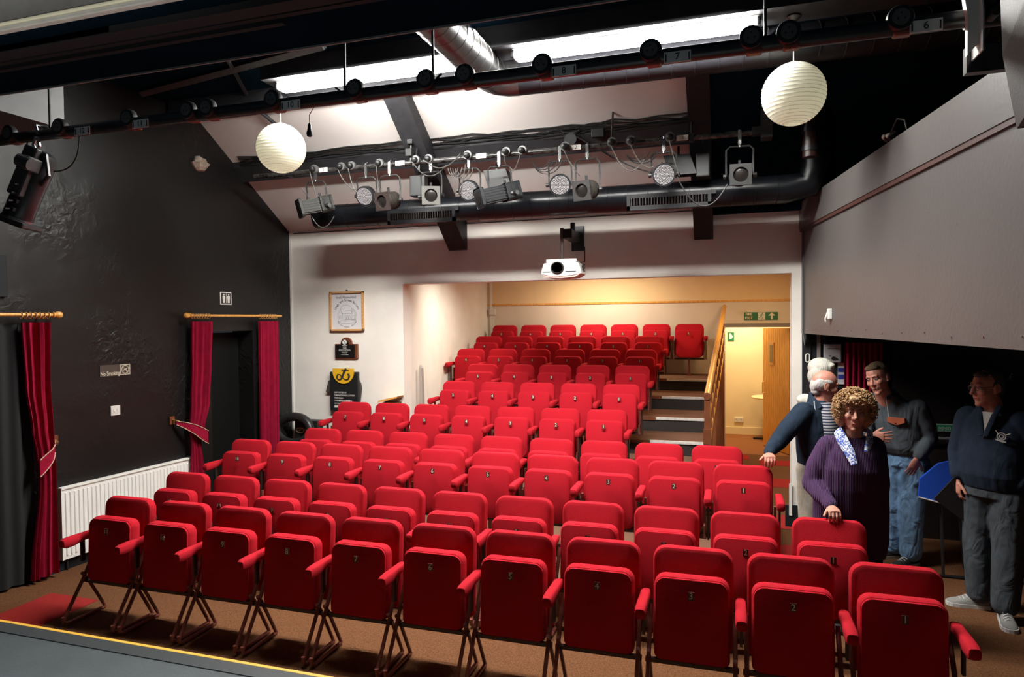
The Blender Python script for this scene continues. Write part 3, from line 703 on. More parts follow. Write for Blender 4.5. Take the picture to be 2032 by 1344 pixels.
# large spot on the front bar
t = thing('stage_light', 'large black spotlight hanging steeply from the left end of the front bar', 'stage light', (-3.85, 3.0, 3.23))
c = Vector((-3.93, 2.98, 2.95)); A = aimM(c, (-.28, -.12, -.75)); u = A.to_3x3()
m = M(); m.lathe([(.075, -.24), (.08, -.23), (.078, -.1), (.082, .05), (.085, .12), (.07, .18), (.03, .2)], c, u @ Vector((0, 1, 0)), 24); m.build('lamp_barrel', BLKMET, t, True)
m = M(); m.box((-.10, -.27, -.10), (.10, -.235, .10), A, .01); m.build('colour_frame', BLKMET, t)
m = M(); m.lathe([(.082, -.235), (.084, -.225)], c, u @ Vector((0, 1, 0)), 24); m.build('front_ring', CHROME, t)
m = M(); m.box((.06, -.1, -.03), (.11, .2, .05), A, .01); m.box((.07, .06, -.06), (.2, .14, -.02), A, .008); m.cyl(A @ Vector((.19, .10, -.07)), A @ Vector((.19, .10, .0)), .035); m.build('lamp_bracket', mat('mid_grey_bracket', (.045, .045, .047), .4), t)
m = M()
for k in range(4): m.cyl(A @ Vector((.07, -.18+k*.05, 0)), A @ Vector((.14, -.19+k*.05, 0)), .006); m.box((.075, -.19+k*.05, -.02), (.1, -.17+k*.05, .02), A)
m.cyl(A @ Vector((-.08, .02, 0)), A @ Vector((-.14, .02, 0)), .006); m.build('shutter_knobs', BLKPL, t)
m = M(); m.tube([(-3.83, 2.95, 3.22), (-3.84, 2.945, 3.27), (-3.83, 3.0, 3.275), (-3.82, 3.03, 3.24)], .009, 6); m.tube([(-3.855, 2.955, 3.2), (-3.87, 2.95, 3.16), (-3.85, 2.95, 3.12), (-3.83, 2.955, 3.15), (-3.84, 2.955, 3.2)], .01, 6, closed=True); m.build('hook_clamp', CHROME, t, True)
m = M(); m.tube([(-3.85, 2.97, 3.13), (-3.80, 2.97, 3.10), (-3.79, 2.975, 2.98), (-3.86, 2.98, 2.93)], .012, 6); m.tube([(-3.85, 2.97, 3.13), (-3.96, 2.97, 3.09), (-3.99, 2.975, 2.97)], .012, 6); m.build('yoke', BLKMET, t)
tag(M().tube(bez((-3.74, 2.97, 3.0), (-3.55, 2.98, 3.2), .06, 10, (.05, 0, 0)), .004).build('power_cable', CABLE), 'thin black cable looping from the large spotlight up to the front bar', 'cable')
tag(M().tube(bez((-3.92, 2.98, 3.13), (-3.95, 2.98, 3.2), .02, 6, (-.03, 0, 0)), .004).build('power_cable', CABLE), 'short black flex at the top of the large spotlight', 'cable')
# hanging weight on the front bar
t = thing('plug_on_flex', 'small black pear-shaped plug dangling from the front bar beside the left lantern', 'plug', (-2.02, 3.0, 3.0))
m = M(); m.lathe([(.004, .07), (.009, .06), (.01, .04), (.016, .02), (.014, .005), (.006, 0)], (-2.03, 3.0, 3.05), (0, 0, 1), 12); m.build('plug_body', BLKPL, t, True)
m = M(); m.tube([(-2.0, 3.0, 3.2), (-2.03, 3.0, 3.16), (-2.03, 3.0, 3.12)], .002, 5); m.build('flex', CHROME, t)
# floodlight boxes fixed behind the rear bar
for x, z, lab, ww in ((-3.0, 3.49, 'grey boxed floodlight behind the left rafter foot', .085), (-.21, 3.48, 'dark grey boxed floodlight on the right rafter', .06)):
    t = thing('floodlight', lab, 'floodlight', (x, 6.35, z-.12))
    m = M(); m.box((x-ww, 6.28, z-.11), (x+ww, 6.38, z+.1), bev=.012); m.build('flood_body', mat('flat_grey_box', (.03, .032, .033), .5), t)
    m = M(); m.box((x-.01, 6.33, z+.1), (x+.01, 6.35, z+.24)); m.build('mounting_arm', BLKMET, t)
for x in (-2.15, -.42):
    t = thing('floodlight', 'black angular floodlight behind the LED lamp '+('left of the projector' if x < -1 else 'near the right rafter'), 'floodlight', (x, 6.3, 3.4))
    m = M(); m.prism([(x-.13, 3.58), (x+.1, 3.58), (x+.16, 3.40), (x-.08, 3.40)], 6.27, 6.4); m.build('flood_body', BLKPL, t)
    m = M(); m.box((x-.01, 6.3, 3.57), (x+.01, 6.32, 3.66)); m.build('mounting_arm', BLKMET, t)
# pair of small spots clipped on the rafter
t = thing('cctv_camera', 'two small grey box units clipped to the left rafter above the bar', 'sensor', (-3.05, 6.12, 3.7))
m = M(); m.box((-3.02, 6.1, 3.86), (-2.96, 6.16, 3.93), bev=.008); m.box((-3.04, 6.1, 3.74), (-2.97, 6.16, 3.82), bev=.008); m.build('unit_body', GREYMET, t)
m = M(); m.tube([(-2.99, 6.14, 3.9), (-3.0, 6.14, 3.70)], .008, 6); m.build('bracket_stem', BLKMET, t)
# cables along the rear bar and purlin
rnd = random.Random(3)
GC = mat('grey_cable', (.06, .055, .05), .5)
def cable(pts, lab, r=.005, m_=GC, g=None): return tag(M().tube(pts, r, 6).build('power_cable', m_, None, True), lab, 'cable', g)
for i, (x0, z0, x1, z1, sg) in enumerate(((-4.1, 3.66, -4.0, 3.25, .0), (-3.77, 3.66, -3.5, 3.47, .1), (-3.65, 3.66, -3.5, 3.47, .14), (-3.33, 3.65, -3.32, 3.42, .02), (-2.93, 3.66, -2.6, 3.62, .12), (-2.79, 3.66, -2.45, 3.72, .10),
        (-2.38, 3.6, -2.5, 3.35, .12), (-1.99, 3.66, -1.98, 3.55, .02), (-1.83, 3.66, -1.95, 3.55, .08), (-1.42, 3.66, -1.28, 3.42, .03), (-.99, 3.66, -.7, 3.52, .16), (-.82, 3.66, -.62, 3.45, .08), (-.48, 3.66, -.40, 3.35, .02))):
    cable(bez((x0, 6.05, z0), (x1, 6.1, z1), sg, 10, (0, -.01, 0)), f'thin cable drooping from the {ORD[i]} plug from the left on the rear bar', g='lamp cables drooping from the rear bar')
cable(bez((-4.22, 6.08, 3.5), (-4.05, 6.1, 3.3), .0, 4)+bez((-4.22, 6.1, 3.45), (-3.85, 6.1, 3.2), .22, 10)[2:], 'long cable loop hanging left of the leftmost spotlight')
cable(bez((-.42, 6.1, 3.35), (.0, 6.1, 3.25), .22, 14), 'long black cable swagging between the LED lamp and the right-end spotlight', .006, CABLE)
cable(bez((-1.05, 6.1, 3.62), (-.62, 6.12, 3.4), .03, 8), 'straight cable sloping down to the right-hand LED lamp', .006, CABLE)
for k in range(5):
    cx, cz, rr = (-2.52+.03*k, 3.60, .09+.012*k)
    cable([(cx+rr*math.cos(q)*.6, 6.08+.004*k, cz+rr*math.sin(q)) for q in [R(190+16*j) for j in range(11)]], 'coil of grey cable bunched right of the left rafter', .005, GC, 'coiled cable at the left rafter')
for k in range(4):
    cx, cz, rr = (-1.65+.02*k, 3.60, .08+.02*k)
    cable([(cx+rr*math.cos(q), 6.1+.004*k, cz+rr*math.sin(q)) for q in [R(190+16*j) for j in range(11)]], 'coil of cable hanging left of the tag numbered 2', .004, CABLE, 'coiled cable in the middle of the rear bar')
    cx = -.78+.02*k
    cable([(cx+rr*math.cos(q), 6.1+.004*k, cz+rr*.8*math.sin(q)) for q in [R(190+16*j) for j in range(11)]], 'coil of black cable tied left of the tag numbered 1', .004, CABLE, 'coiled cable near the right of the rear bar')
for k in range(7):
    pts = []; 
    for j in range(26):
        x = -5.2+j*.2; yy = 6.42-.012*k+.015*rnd.uniform(-1, 1)
        pts.append((x, yy-.04, roofz(yy)-.01+.012*rnd.uniform(-1, 1)+.004*k))
    cable(pts, 'black cable running along the purlin under the roof slope', .007, CABLE, 'cables along the purlin')
t = thing('junction_box', 'small grey junction box with coiled cable on the purlin right of centre', 'junction box', (-1.2, 6.36, 3.82))
m = M(); m.box((-1.22, 6.33, 3.82), (-1.10, 6.38, 3.9), bev=.006); m.build('box_body', GREYMET, t); m = M(); m.cyl((-1.42, 6.33, 3.82), (-1.42, 6.36, 3.82), .06); m.build('round_cover', GREYMET, t)
m = M(); m.tube([(-1.42+.09*math.cos(q), 6.33, 3.91+.03*math.sin(q)) for q in [2*math.pi*k/16 for k in range(16)]], .005, 5, closed=True); m.build('cable_coil', CABLE, t)
tag(M().tube([(-1.35, 6.3, 3.83), (-1.0, 6.3, 3.60)], .006).build('strut', BLKMET), 'thin dark strut brace behind the rear bar, centre', 'strut')
tag(M().tube([(-3.0, 3.0, 4.3), (-2.95, 3.02, 4.0), (-2.55, 6.6, 3.7)][:1]+[(-4.55, 5.75, 4.3), (-4.25, 6.15, 3.95)], .02, 6).build('strut', BEAM), 'short dark roof strut behind the left lantern', 'strut')

# ================================================================ projector
t = thing('projector', 'white video projector on a wall bracket above the recess opening', 'projector', (-1.63, 6.85, 2.57))
px_, py_ = -1.63, 6.78
m = M()
prof = [(-.165, .0), (-.15, -.045), (0, -.06), (.15, -.045), (.165, 0), (.165, .015), (.145, .105), (-.14, .11), (-.16, .02)]
prof = [(-.175, .02), (-.10, .004), (0, -.002), (.10, .004), (.175, .02), (.172, .05), (.15, .118), (.12, .128), (-.12, .128), (-.152, .118), (-.172, .05)]
rings = []
for y, s_ in ((0, .97), (.01, 1.0), (.24, 1.0), (.26, .96)): rings.append([Vector((px_+x*s_, py_+y, 2.575+.065+(z-.065)*s_)) for x, z in prof])
m.ring_tube(rings); m.build('projector_body', WHITE, t)
m = M(); m.prism([(-.165, .016), (-.10, 0), (0, -.006), (.10, 0), (.165, .016), (.12, -.012), (0, -.022), (-.12, -.012)], 0, .25, Matrix.Translation((px_, py_, 2.575))); m.build('projector_base', mat('pinkish_underside', (.6, .4, .36), .5), t)
m = M(); m.lathe([(.055, 0), (.058, -.01), (.05, -.02), (.045, -.012)], (px_-.03, py_, 2.65), (0, 1, 0), 28); m.build('lens_ring', GREYMET, t, True)
m = M(); m.lathe([(.001, -.002), (.03, -.006), (.046, -.012)], (px_-.03, py_, 2.65), (0, 1, 0), 28); m.build('lens', LENSG, t, True)
m = M()
m.box((px_+.04, py_-.004, 2.612), (px_+.13, py_+.002, 2.618)); m.box((px_-.16, py_-.004, 2.612), (px_-.09, py_+.002, 2.618))
for k in range(6): m.box((px_+.165, py_+.08, 2.62+k*.012), (px_+.178, py_+.18, 2.625+k*.012))
m.build('vent_slots', BLKPL, t)
m = M(); m.box((px_-.13, py_+.03, 2.706), (px_+.13, py_+.2, 2.713)); m.box((px_-.13, py_+.02, 2.706), (px_+.13, py_+.03, 2.735)); m.build('mounting_plate', PLASTIC, t)
for o_ in t.children:
    for v in o_.data.vertices:
        v.co.x = (v.co.x+t.location.x-px_)*1.22+px_-t.location.x; v.co.z = (v.co.z+t.location.z-2.72)*1.1+2.72-t.location.z
m = M(); m.cyl((px_-.01, py_+.1, 2.71), (px_-.01, py_+.1, 2.75), .022); m.cyl((px_-.01, py_+.1, 2.74), (px_-.01, py_+.1, 2.95), .017); m.cyl((px_-.01, py_+.1, 2.95), (px_-.01, py_+.1, 3.06), .021); m.build('drop_pole', mat('brownish_pole', (.14, .10, .095), .4), t, True)
m = M(); m.box((px_+.0, py_+.08, 2.95), (px_+.1, py_+.5, 3.05), bev=.01); m.cyl((px_+.06, py_+.3, 3.0), (px_+.06, py_+.3, 3.14), .025); m.build('bracket_arm', GREYMET, t)
m = M()
for k in range(4): m.box((px_+.012+k*.022, py_+.074, 2.98), (px_+.02+k*.022, py_+.082, 3.03))
m.build('bracket_slots', INK, t)
m = M(); m.box((px_+.0, 7.28, 2.86), (px_+.14, 7.3, 3.13), bev=.004); m.build('wall_plate', GALV, t)
tag(M().tube([(px_+.15, 7.27, 2.9), (px_+.15, 7.27, 2.74), (px_+.12, 7.0, 2.7)], .005).build('power_cable', CABLE), 'thin dark cable dropping from the projector bracket plate', 'cable')

# ================================================================ things on the back wall
t = thing('framed_print', 'square pine-framed white print with black line drawing and society name', 'framed picture', (-4.444, 7.3, 2.01))
X0, X1, Z0, Z1 = -4.68, -4.21, 2.0, 2.485; cx, cz = (X0+X1)/2, (Z0+Z1)/2
m = M()
fwd = .024
m.box((X0, 7.265, Z0), (X1, 7.3, Z0+fwd), bev=.003); m.box((X0, 7.265, Z1-fwd), (X1, 7.3, Z1), bev=.003); m.box((X0, 7.265, Z0), (X0+fwd, 7.3, Z1), bev=.003); m.box((X1-fwd, 7.265, Z0), (X1, 7.3, Z1), bev=.003)
m.build('frame', WOODL, t)
m = M(); m.box((X0+.02, 7.285, Z0+.02), (X1-.02, 7.29, Z1-.02)); m.build('paper', mat('white_paper', (.72, .71, .72), .7), t)
m = M(); Y_ = 7.284
m.text('South Westmorland', .042, (cx-.01, Y_, cz+.168), squash=.80)
def arc_text(m, s_, r, a0, a1, size, flip=False, c=(cx, cz-.04)):
    n = len(s_)
    for i, ch in enumerate(s_):
        if ch == ' ': continue
        a = R(a0+(a1-a0)*i/(n-1)); p = (c[0]+r*math.cos(a), Y_, c[1]+r*math.sin(a))
        rotz = a-math.pi/2 if not flip else a+math.pi/2
        mt_ = Matrix.Translation(p) @ Matrix.Rotation(-rotz, 4, 'Y')
        m.text(ch, size, (0, 0, 0), mt=mt_)
arc_text(m, 'Stage and Screen Society', .175, 158, 22, .046)
arc_text(m, 'THE OLD SCHOOL, BEETHAM', .155, 214, 326, .02, True)
L_ = lambda pts, r=.0012: m.tube([(cx+x, Y_, cz+z) for x, z in pts], r, 4)
L_([(-.085, .0), (-.09, .03), (-.06, .065), (-.02, .078), (.03, .07), (.065, .04), (.075, 0), (.03, .005), (-.03, .002), (-.085, .0), (-.06, -.03), (.06, -.03), (.075, 0)])
L_([(-.12, -.11), (-.125, -.04), (-.095, .02), (-.06, -.04), (-.06, -.11), (-.12, -.13)]); L_([(.12, -.11), (.122, -.05), (.10, .0), (.09, .03), (.075, .03), (.07, -.03), (.068, -.11), (.12, -.11)])
L_([(-.04, -.045), (-.04, -.13), (-.02, -.13), (-.02, -.05)])
for q in (-.095, .005, .035, .095): L_([(q-.012, -.095), (q-.012, -.065), (q, -.05), (q+.012, -.065), (q+.012, -.095), (q-.012, -.095)])
L_([(-.03, -.105), (.12, -.105)], .0015); L_([(-.12, -.12), (-.08, -.148), (0, -.155), (.08, -.145), (.12, -.115)]); L_([(.1, .01), (.13, -.02), (.135, -.06)])
m.build('ink_drawing', INK, t)
m = M(); m.cyl((cx, 7.28, Z1+.012), (cx, 7.3, Z1+.012), .008); m.build('hook', INK, t)

t = thing('wooden_plaque', 'small dark wooden plaque with round top and a black lettered plate', 'plaque', (-4.46, 7.3, 1.67))
def plaq(x0, x1, z0, z1, cr_, y0, y1, mats, name):
    m = M(); xc = (x0+x1)/2; pts = [(x0, z0), (x1, z0), (x1, z1), (xc+cr_, z1)]
    for k in range(13): a = R(180*k/12); pts.append((xc+cr_*math.cos(a), z1+cr_*.1+cr_*math.sin(a)))
    pts += [(xc-cr_, z1), (x0, z1)]; m.prism(pts, y0, y1); return m.build(name, mats, t)
plaq(-4.61, -4.30, 1.665, 1.84, .075, 7.27, 7.3, WOODD, 'plaque_board')
plaq(-4.605, -4.335, 1.675, 1.833, .055, 7.262, 7.27, mat('gloss_black_plate', (.01, .01, .01), .2), 'black_plate')
m = M(); Y_ = 7.261
m.cyl((-4.47, 7.262, 1.862), (-4.47, 7.259, 1.862), .03, n=20); m.mi = 1
m.cyl((-4.46, 7.2595, 1.85), (-4.46, 7.258, 1.85), .009); m.tube([(-4.49, 7.259, 1.885), (-4.465, 7.259, 1.865)], .004, 4); m.mi = 0
for k, (s_, z_, w__) in enumerate((('MILLENNIUM', 1.82, .10), ('AWARD', 1.805, .07), ('WINNERS', 1.79, .09), ('PRESENTED TO THE COMMITTEE OF THE', 1.772, .2), ('FOR SERVICES TO THE HALL AND SOCIETY', 1.76, .21), ('GIVEN WITH THANKS', 1.742, .12), ('OCTOBER 1999', 1.73, .08), ('OFFICIALLY OPENED APRIL', 1.708, .17))):
    m.box((-4.47-w__/2, 7.2605, z_-.001), (-4.47-w__/2+.001, 7.2615, z_+.001)); m.text('l'*1 if False else s_, .013 if k < 3 else .0095, (-4.47, Y_, z_), squash=.9)
m.build('lettering', [WINK, INK], t)

t = thing('fabric_sign', 'black hanging lottery sign with a yellow half-round flap and white lettering', 'sign', (-4.46, 7.3, 1.03))
m = M(); m.box((-4.672, 7.24, 1.02), (-4.285, 7.29, 1.50), bev=.006); m.build('sign_board', mat('matt_black_board', (.008, .008, .009), .6), t)
m = M(); pts = [(-4.33, 1.542), (-4.625, 1.542)]+[(-4.4775-.148*math.cos(R(a)), 1.51-.155*math.sin(R(a))) for a in range(0, 181, 12)]; m.prism(pts, 7.228, 7.24); m.build('yellow_flap', LANY, t)
m = M(); Y_ = 7.226; g = lambda pts, r: m.tube([(-4.4775+x, Y_, 1.455+z) for x, z in pts], r, 6)
g([(.045, .085), (.02, .05), (.0, .0), (-.03, -.045), (-.065, -.05), (-.085, -.02), (-.07, .015), (-.04, .012), (-.01, -.02), (.03, -.05), (.07, -.045), (.09, -.01), (.08, .02), (.06, .02)], [.014, .015, .013, .01, .008, .011, .009, .006, .006, .006, .01, .014, .012, .006])
g([(-.02, .068), (.08, .068)], .0045)
m.build('black_monogram', INK, t)
m = M()
for k, s_ in enumerate(('SUPPORTED BY', 'THE NATIONAL LOTTERY', 'THROUGH', 'THE ARTS COUNCIL', 'OF ENGLAND')): m.text(s_, .027, (-4.61, 7.238, 1.245-k*.034), align='LEFT', squash=.92)
m.text('ARTS COUNCIL', .029, (-4.553, 7.2375, 1.245-3*.034), align='LEFT', squash=.95)
m.box((-4.61, 7.236, 1.06), (-4.5, 7.24, 1.085), bev=.004); m.build('lettering', WINK, t)
m = M(); m.prism([(-4.70, 1.38), (-4.672, 1.40), (-4.672, 1.26), (-4.74, 1.25)], 7.25, 7.285); m.build('side_strap', mat('dark_webbing', (.05, .045, .04), .7), t); m = M(); m.prism([(-4.285, 1.40), (-4.26, 1.36), (-4.25, 1.3), (-4.27, 1.15), (-4.285, 1.1)], 7.25, 7.285); m.build('side_strap', mat('dark_webbing', (.05, .045, .04), .7), t)

t = thing('lectern', 'small pine-topped reading lectern standing behind the fifth row', 'lectern', (-3.8, 7.2, 0))
m = M(); m.prism([(-3.95, 1.15), (-3.70, 1.21), (-3.69, 1.23), (-3.94, 1.175)], 7.12, 7.29); m.build('sloping_top', PINE, t)
m = M(); m.box((-3.90, 7.14, .0), (-3.72, 7.28, 1.15)); m.build('lectern_body', WOODD, t)

t = thing('rubber_ring', 'black inflated rubber ring on the wall corner beside the red curtain', 'inner tube', (-5.14, 7.2, .6))
m = M(); m.tube([(-5.08+.235*math.cos(q), 7.06+.03*math.sin(q), .80+.15*math.sin(q)) for q in [2*math.pi*k/36 for k in range(36)]], [.048-.008*math.sin(2*math.pi*k/36) * -1 for k in range(36)], 14, closed=True); m.build('rubber_tube', mat('black_rubber', (.02, .02, .02), .35), t, True)
t = thing('storage_box', 'black box with a gold crest seen through the rubber ring', 'box', (-5.02, 7.2, .19))
m = M(); m.box((-5.13, 7.15, .19), (-4.8, 7.28, .9), bev=.01); m.build('box_body', BLKPL, t)
m = M(); m.tube([(-5.045+.055*math.cos(q), 7.145, .775+.03*math.sin(q)) for q in [2*math.pi*k/16 for k in range(16)]], .008, 6, closed=True); m.tube([(-4.98, 7.145, .79), (-4.95, 7.145, .77), (-4.97, 7.145, .755), (-4.93, 7.145, .79)], .01, 6); m.tube([(-5.06, 7.145, .775), (-5.03, 7.145, .782)], .012, 6); m.build('gold_crest', mat('pale_gold', (.75, .6, .32), .4, metal=.3), t)
m = M(); m.box((-5.08, 7.145, .605), (-5.06, 7.15, .63)); m.prism([(-5.07, .60), (-5.04, .60), (-5.02, .64), (-5.05, .64)], 7.145, 7.15); m.build('white_mark', WINK, t)

# ================================================================ left wall things (wall frame)
def lwbox(m, y0, y1, o0, o1, z0, z1, bev=0): m.box((lw_s(y0), o0, z0), (lw_s(y1), o1, z1), LM, bev)
def LP(y, off, z): return LM @ Vector((lw_s(y), off, z))
LT = lambda y, off, z: Matrix.Translation(LP(y, off, z)) @ Matrix.Rotation(math.atan2(LU.y, LU.x), 4, 'Z')   # local x along wall, text faces -y => room
# text facing into room: x axis must run towards the back wall as seen from the room
t = thing('no_smoking_sign', 'brown No Smoking sign with a crossed cigarette symbol on the black wall', 'sign', LP(4.84, 0, 1.6))
m = M(); lwbox(m, 4.685, 4.995, .001, .006, 1.63, 1.735); m.build('sign_plate', mat('brown_sign_plate', (.07, .055, .045), .5), t)
m = M(); m.text('No Smoking', .056, (0, 0, 0), bold=.0012, squash=.70, mt=LT(4.785, .008, 1.655))
for q0, q1, z0, z1 in ((4.885, 4.99, 1.635, 1.641), (4.885, 4.99, 1.725, 1.731), (4.885, 4.891, 1.635, 1.731), (4.984, 4.99, 1.635, 1.731)): lwbox(m, q0, q1, .006, .009, z0, z1)
m.tube([LP(4.9375+.036*math.cos(q), .009, 1.683+.036*math.sin(q)) for q in [2*math.pi*k/24 for k in range(24)]], .004, 5, closed=True); m.tube([LP(4.912, .009, 1.708), LP(4.963, .009, 1.658)], .004, 5); m.tube([LP(4.915, .009, 1.675), LP(4.955, .009, 1.69)], .005, 5)
m.build('lettering', mat('sign_cream', (.62, .58, .46), .6), t)
t = thing('light_switch', 'white double light switch plate low on the black wall', 'light switch', LP(4.83, 0, 1.27))
m = M(); lwbox(m, 4.78, 4.875, .001, .012, 1.265, 1.355, .003); m.build('switch_plate', PLASTIC, t)
for q in (4.81, 4.845):
    m = M(); lwbox(m, q-.008, q+.008, .012, .018, 1.3, 1.325, .002); m.build('switch_rocker', WHITE, t)
t = thing('toilet_sign', 'white-bordered toilet pictogram sign above the curtained doorway', 'sign', LP(6.21, 0, 2.3))
m = M(); lwbox(m, 6.13, 6.295, .001, .006, 2.315, 2.455, .002); m.build('sign_plate', WHITE, t)
m = M(); lwbox(m, 6.142, 6.283, .006, .008, 2.325, 2.445); m.build('black_field', INK, t)
m = M()
for q in (6.178, 6.248):
    m.ell(LP(q, .009, 2.425), .009); lwbox(m, q-.017, q+.017, .008, .011, 2.375, 2.412); lwbox(m, q-.014, q-.002, .008, .011, 2.334, 2.376); lwbox(m, q+.002, q+.014, .008, .011, 2.334, 2.376)
lwbox(m, 6.211, 6.215, .008, .011, 2.33, 2.44); m.build('pictogram', WINK, t)
t = tag(M().ell(LP(5.87, .01, 3.79), (.09, .10, .07), None, 9, 6).build('projecting_stone', mat('bare_sandstone', (.42, .34, .27), .9, var=.3, vscale=20, bump=.6, bscale=20)), 'pale bare stone poking out high on the black wall', 'stone')
for v in t.data.vertices: v.co *= 1+.18*math.sin(v.co.z*70+v.co.y*40)
t = thing('wall_box', 'dark flush wall panel above the left curtain pole', 'wall box', LP(3.7, 0, 2.2))
m = M(); lwbox(m, 3.3, 3.9, .0, .03, 2.33, 2.66, .005); m.build('box_cover', BLACK, t)
# radiator
RADW = mat('radiator_enamel', (.93, .92, .88), .35)
t = thing('radiator', 'long white ribbed panel radiator on the black wall below the switch', 'radiator', LP(5.0, .06, .09))
m = M(); lwbox(m, 4.27, 5.74, .04, .055, .10, .71, .003)
n = 36
for k in range(n):
    q = 4.305+k*(1.40/(n-1)); a = .010; m.ring_tube([[LP(q-a, .054, .135), LP(q-a*.5, .064, .14), LP(q+a*.5, .064, .14), LP(q+a, .054, .135)], [LP(q-a, .054, .675), LP(q-a*.5, .064, .67), LP(q+a*.5, .064, .67), LP(q+a, .054, .675)]])
m.build('front_panel', RADW, t)
m = M(); lwbox(m, 4.265, 5.745, .01, .066, .705, .722, .003); m.build('top_grille', RADW, t)
m = M(); lwbox(m, 4.262, 4.27, .01, .062, .10, .72); m.build('side_cover', RADW, t); m = M(); lwbox(m, 5.74, 5.748, .01, .062, .1, .72); m.build('side_cover', RADW, t)
m = M(); m.tube([LP(4.32, .03, .12), LP(4.32, .03, .03), LP(4.32, .03, -.0)], .008, 8); m.cyl(LP(5.69, .03, .02), LP(5.69, .03, .12), .012); m.build('valve_pipe', BLKMET, t)
m = M(); m.box((lw_s(4.02), 0, 0), (lw_s(5.98), .012, .09), LM); struct(m.build('baseboard_left', BLACK))
# curtains
def curtain(lines, name, label, n=64, folds=7, amp=.03, tie=None, group=None, m_=VELVET):
    """lines: list of (z, y0, y1, off) from top to bottom"""
    t = thing(name, label, 'curtain', LP((lines[-1][1]+lines[-1][2])/2, lines[-1][3], lines[-1][0]), group)
    m = M(); front = []; back = []
    Z = []
    for i in range(len(lines)-1):
        a, b = lines[i], lines[i+1]; st_ = 6
        for k in range(st_+(i == len(lines)-2)):
            f = k/st_; f2 = f*f*(3-2*f); Z.append([a[j]*(1-f2)+b[j]*f2 if j else a[0]*(1-f)+b[0]*f for j in range(4)])
    for z, y0, y1, off in Z:
        fr, bk = [], []
        w_ = (y1-y0)
        for k in range(n+1):
            u_ = k/n; ph = 2*math.pi*folds*u_; am = amp*min(1, w_/.25)
            dy = .012*math.sin(ph*.5+1.3)*w_/.3
            o = off+am*(.75*math.sin(ph)+.35*math.sin(ph*1.7+z*1.2))
            fr.append(LP(y0+w_*u_+dy, o+.006, z)); bk.append(LP(y0+w_*u_+dy, o-.006, z))
        front.append(fr+bk[::-1])
    m.ring_tube(front); m.build('velvet_drape', m_, t, 60)
    if tie: tie(t)
    return t
def tieback(zc, y0, y1, hy, hz, ho=.05):
    def f(t):
        m = M(); rings = []
        N_ = 14
        for i in range(N_+1):
            u_ = i/N_; y = hy+(y1-hy)*u_ ; top = hz+(zc+.035-hz)*u_**1.3; h = .035+.1*math.sin(math.pi*min(1, u_*1.05)*.5)
            o = ho+.11*math.sin(math.pi*.5*min(1, u_*1.8))
            rings.append([LP(y, o, top), LP(y, o+.008, top), LP(y, o+.008, top-h), LP(y, o, top-h)])
        m.ring_tube(rings); m.build('tieback_sash', VELVET, t)
        m = M()
        for e in (0, 1):
            m.tube([LP(hy+(y1-hy)*i/14, ho+.012+.11*math.sin(math.pi*.5*min(1, i/14*1.8)), hz+(zc+.035-hz)*(i/14)**1.3-e*(.035+.1*math.sin(math.pi*min(1, i/14*1.05)*.5))) for i in range(15)], .0045, 5)
        m.build('gold_cord', mat('cream_gold_cord', (.62, .42, .3), .6), t)
    return f
curtain([(2.13, 3.94, 4.20, .10), (1.6, 3.96, 4.18, .10), (1.25, 4.0, 4.19, .10), (1.05, 4.03, 4.20, .10), (.85, 4.05, 4.20, .10), (.04, 3.96, 4.20, .10)], 'velvet_curtain', 'crimson velvet curtain tied back at the left doorway nearest the stage', folds=5, amp=.035,
        tie=tieback(.98, 4.08, 4.02, 4.22, 1.13))
curtain([(2.13, 5.63, 5.91, .10), (1.7, 5.62, 5.88, .10), (1.28, 5.60, 5.84, .10), (1.02, 5.58, 5.77, .10), (.87, 5.60, 5.72, .10), (.55, 5.58, 5.75, .10), (.2, 5.56, 5.78, .10)], 'velvet_curtain', 'crimson velvet curtain tied back on the left side of the toilets doorway', folds=6, amp=.03,
        tie=tieback(.95, 5.60, 5.76, 5.46, 1.12))
curtain([(2.13, 6.62, 6.93, .10), (1.6, 6.61, 6.93, .10), (.8, 6.60, 6.92, .10), (.2, 6.60, 6.92, .10)], 'velvet_curtain', 'straight crimson velvet curtain hanging right of the toilets doorway', folds=8, amp=.028)
t = thing('tieback_hook', 'brass tieback hook on a wood block left of the toilets doorway', 'hook', LP(5.45, 0, 1.08))
m = M(); lwbox(m, 5.42, 5.48, .001, .02, 1.09, 1.17, .003); m.build('wood_block', WOODD, t)
m = M(); m.tube([LP(5.45, .02, 1.14), LP(5.45, .07, 1.13), LP(5.48, .07, 1.12)], .008); m.build('brass_hook', BRASS, t)
t = thing('tieback_hook', 'brass tieback hook beside the curtain nearest the stage', 'hook', LP(4.25, 0, 1.1))
m = M(); lwbox(m, 4.22, 4.28, .001, .02, 1.09, 1.17, .003); m.build('wood_block', WOODD, t)
m = M(); m.tube([LP(4.25, .02, 1.13), LP(4.24, .07, 1.12), LP(4.22, .09, 1.13)], .008); m.build('brass_hook', BRASS, t)
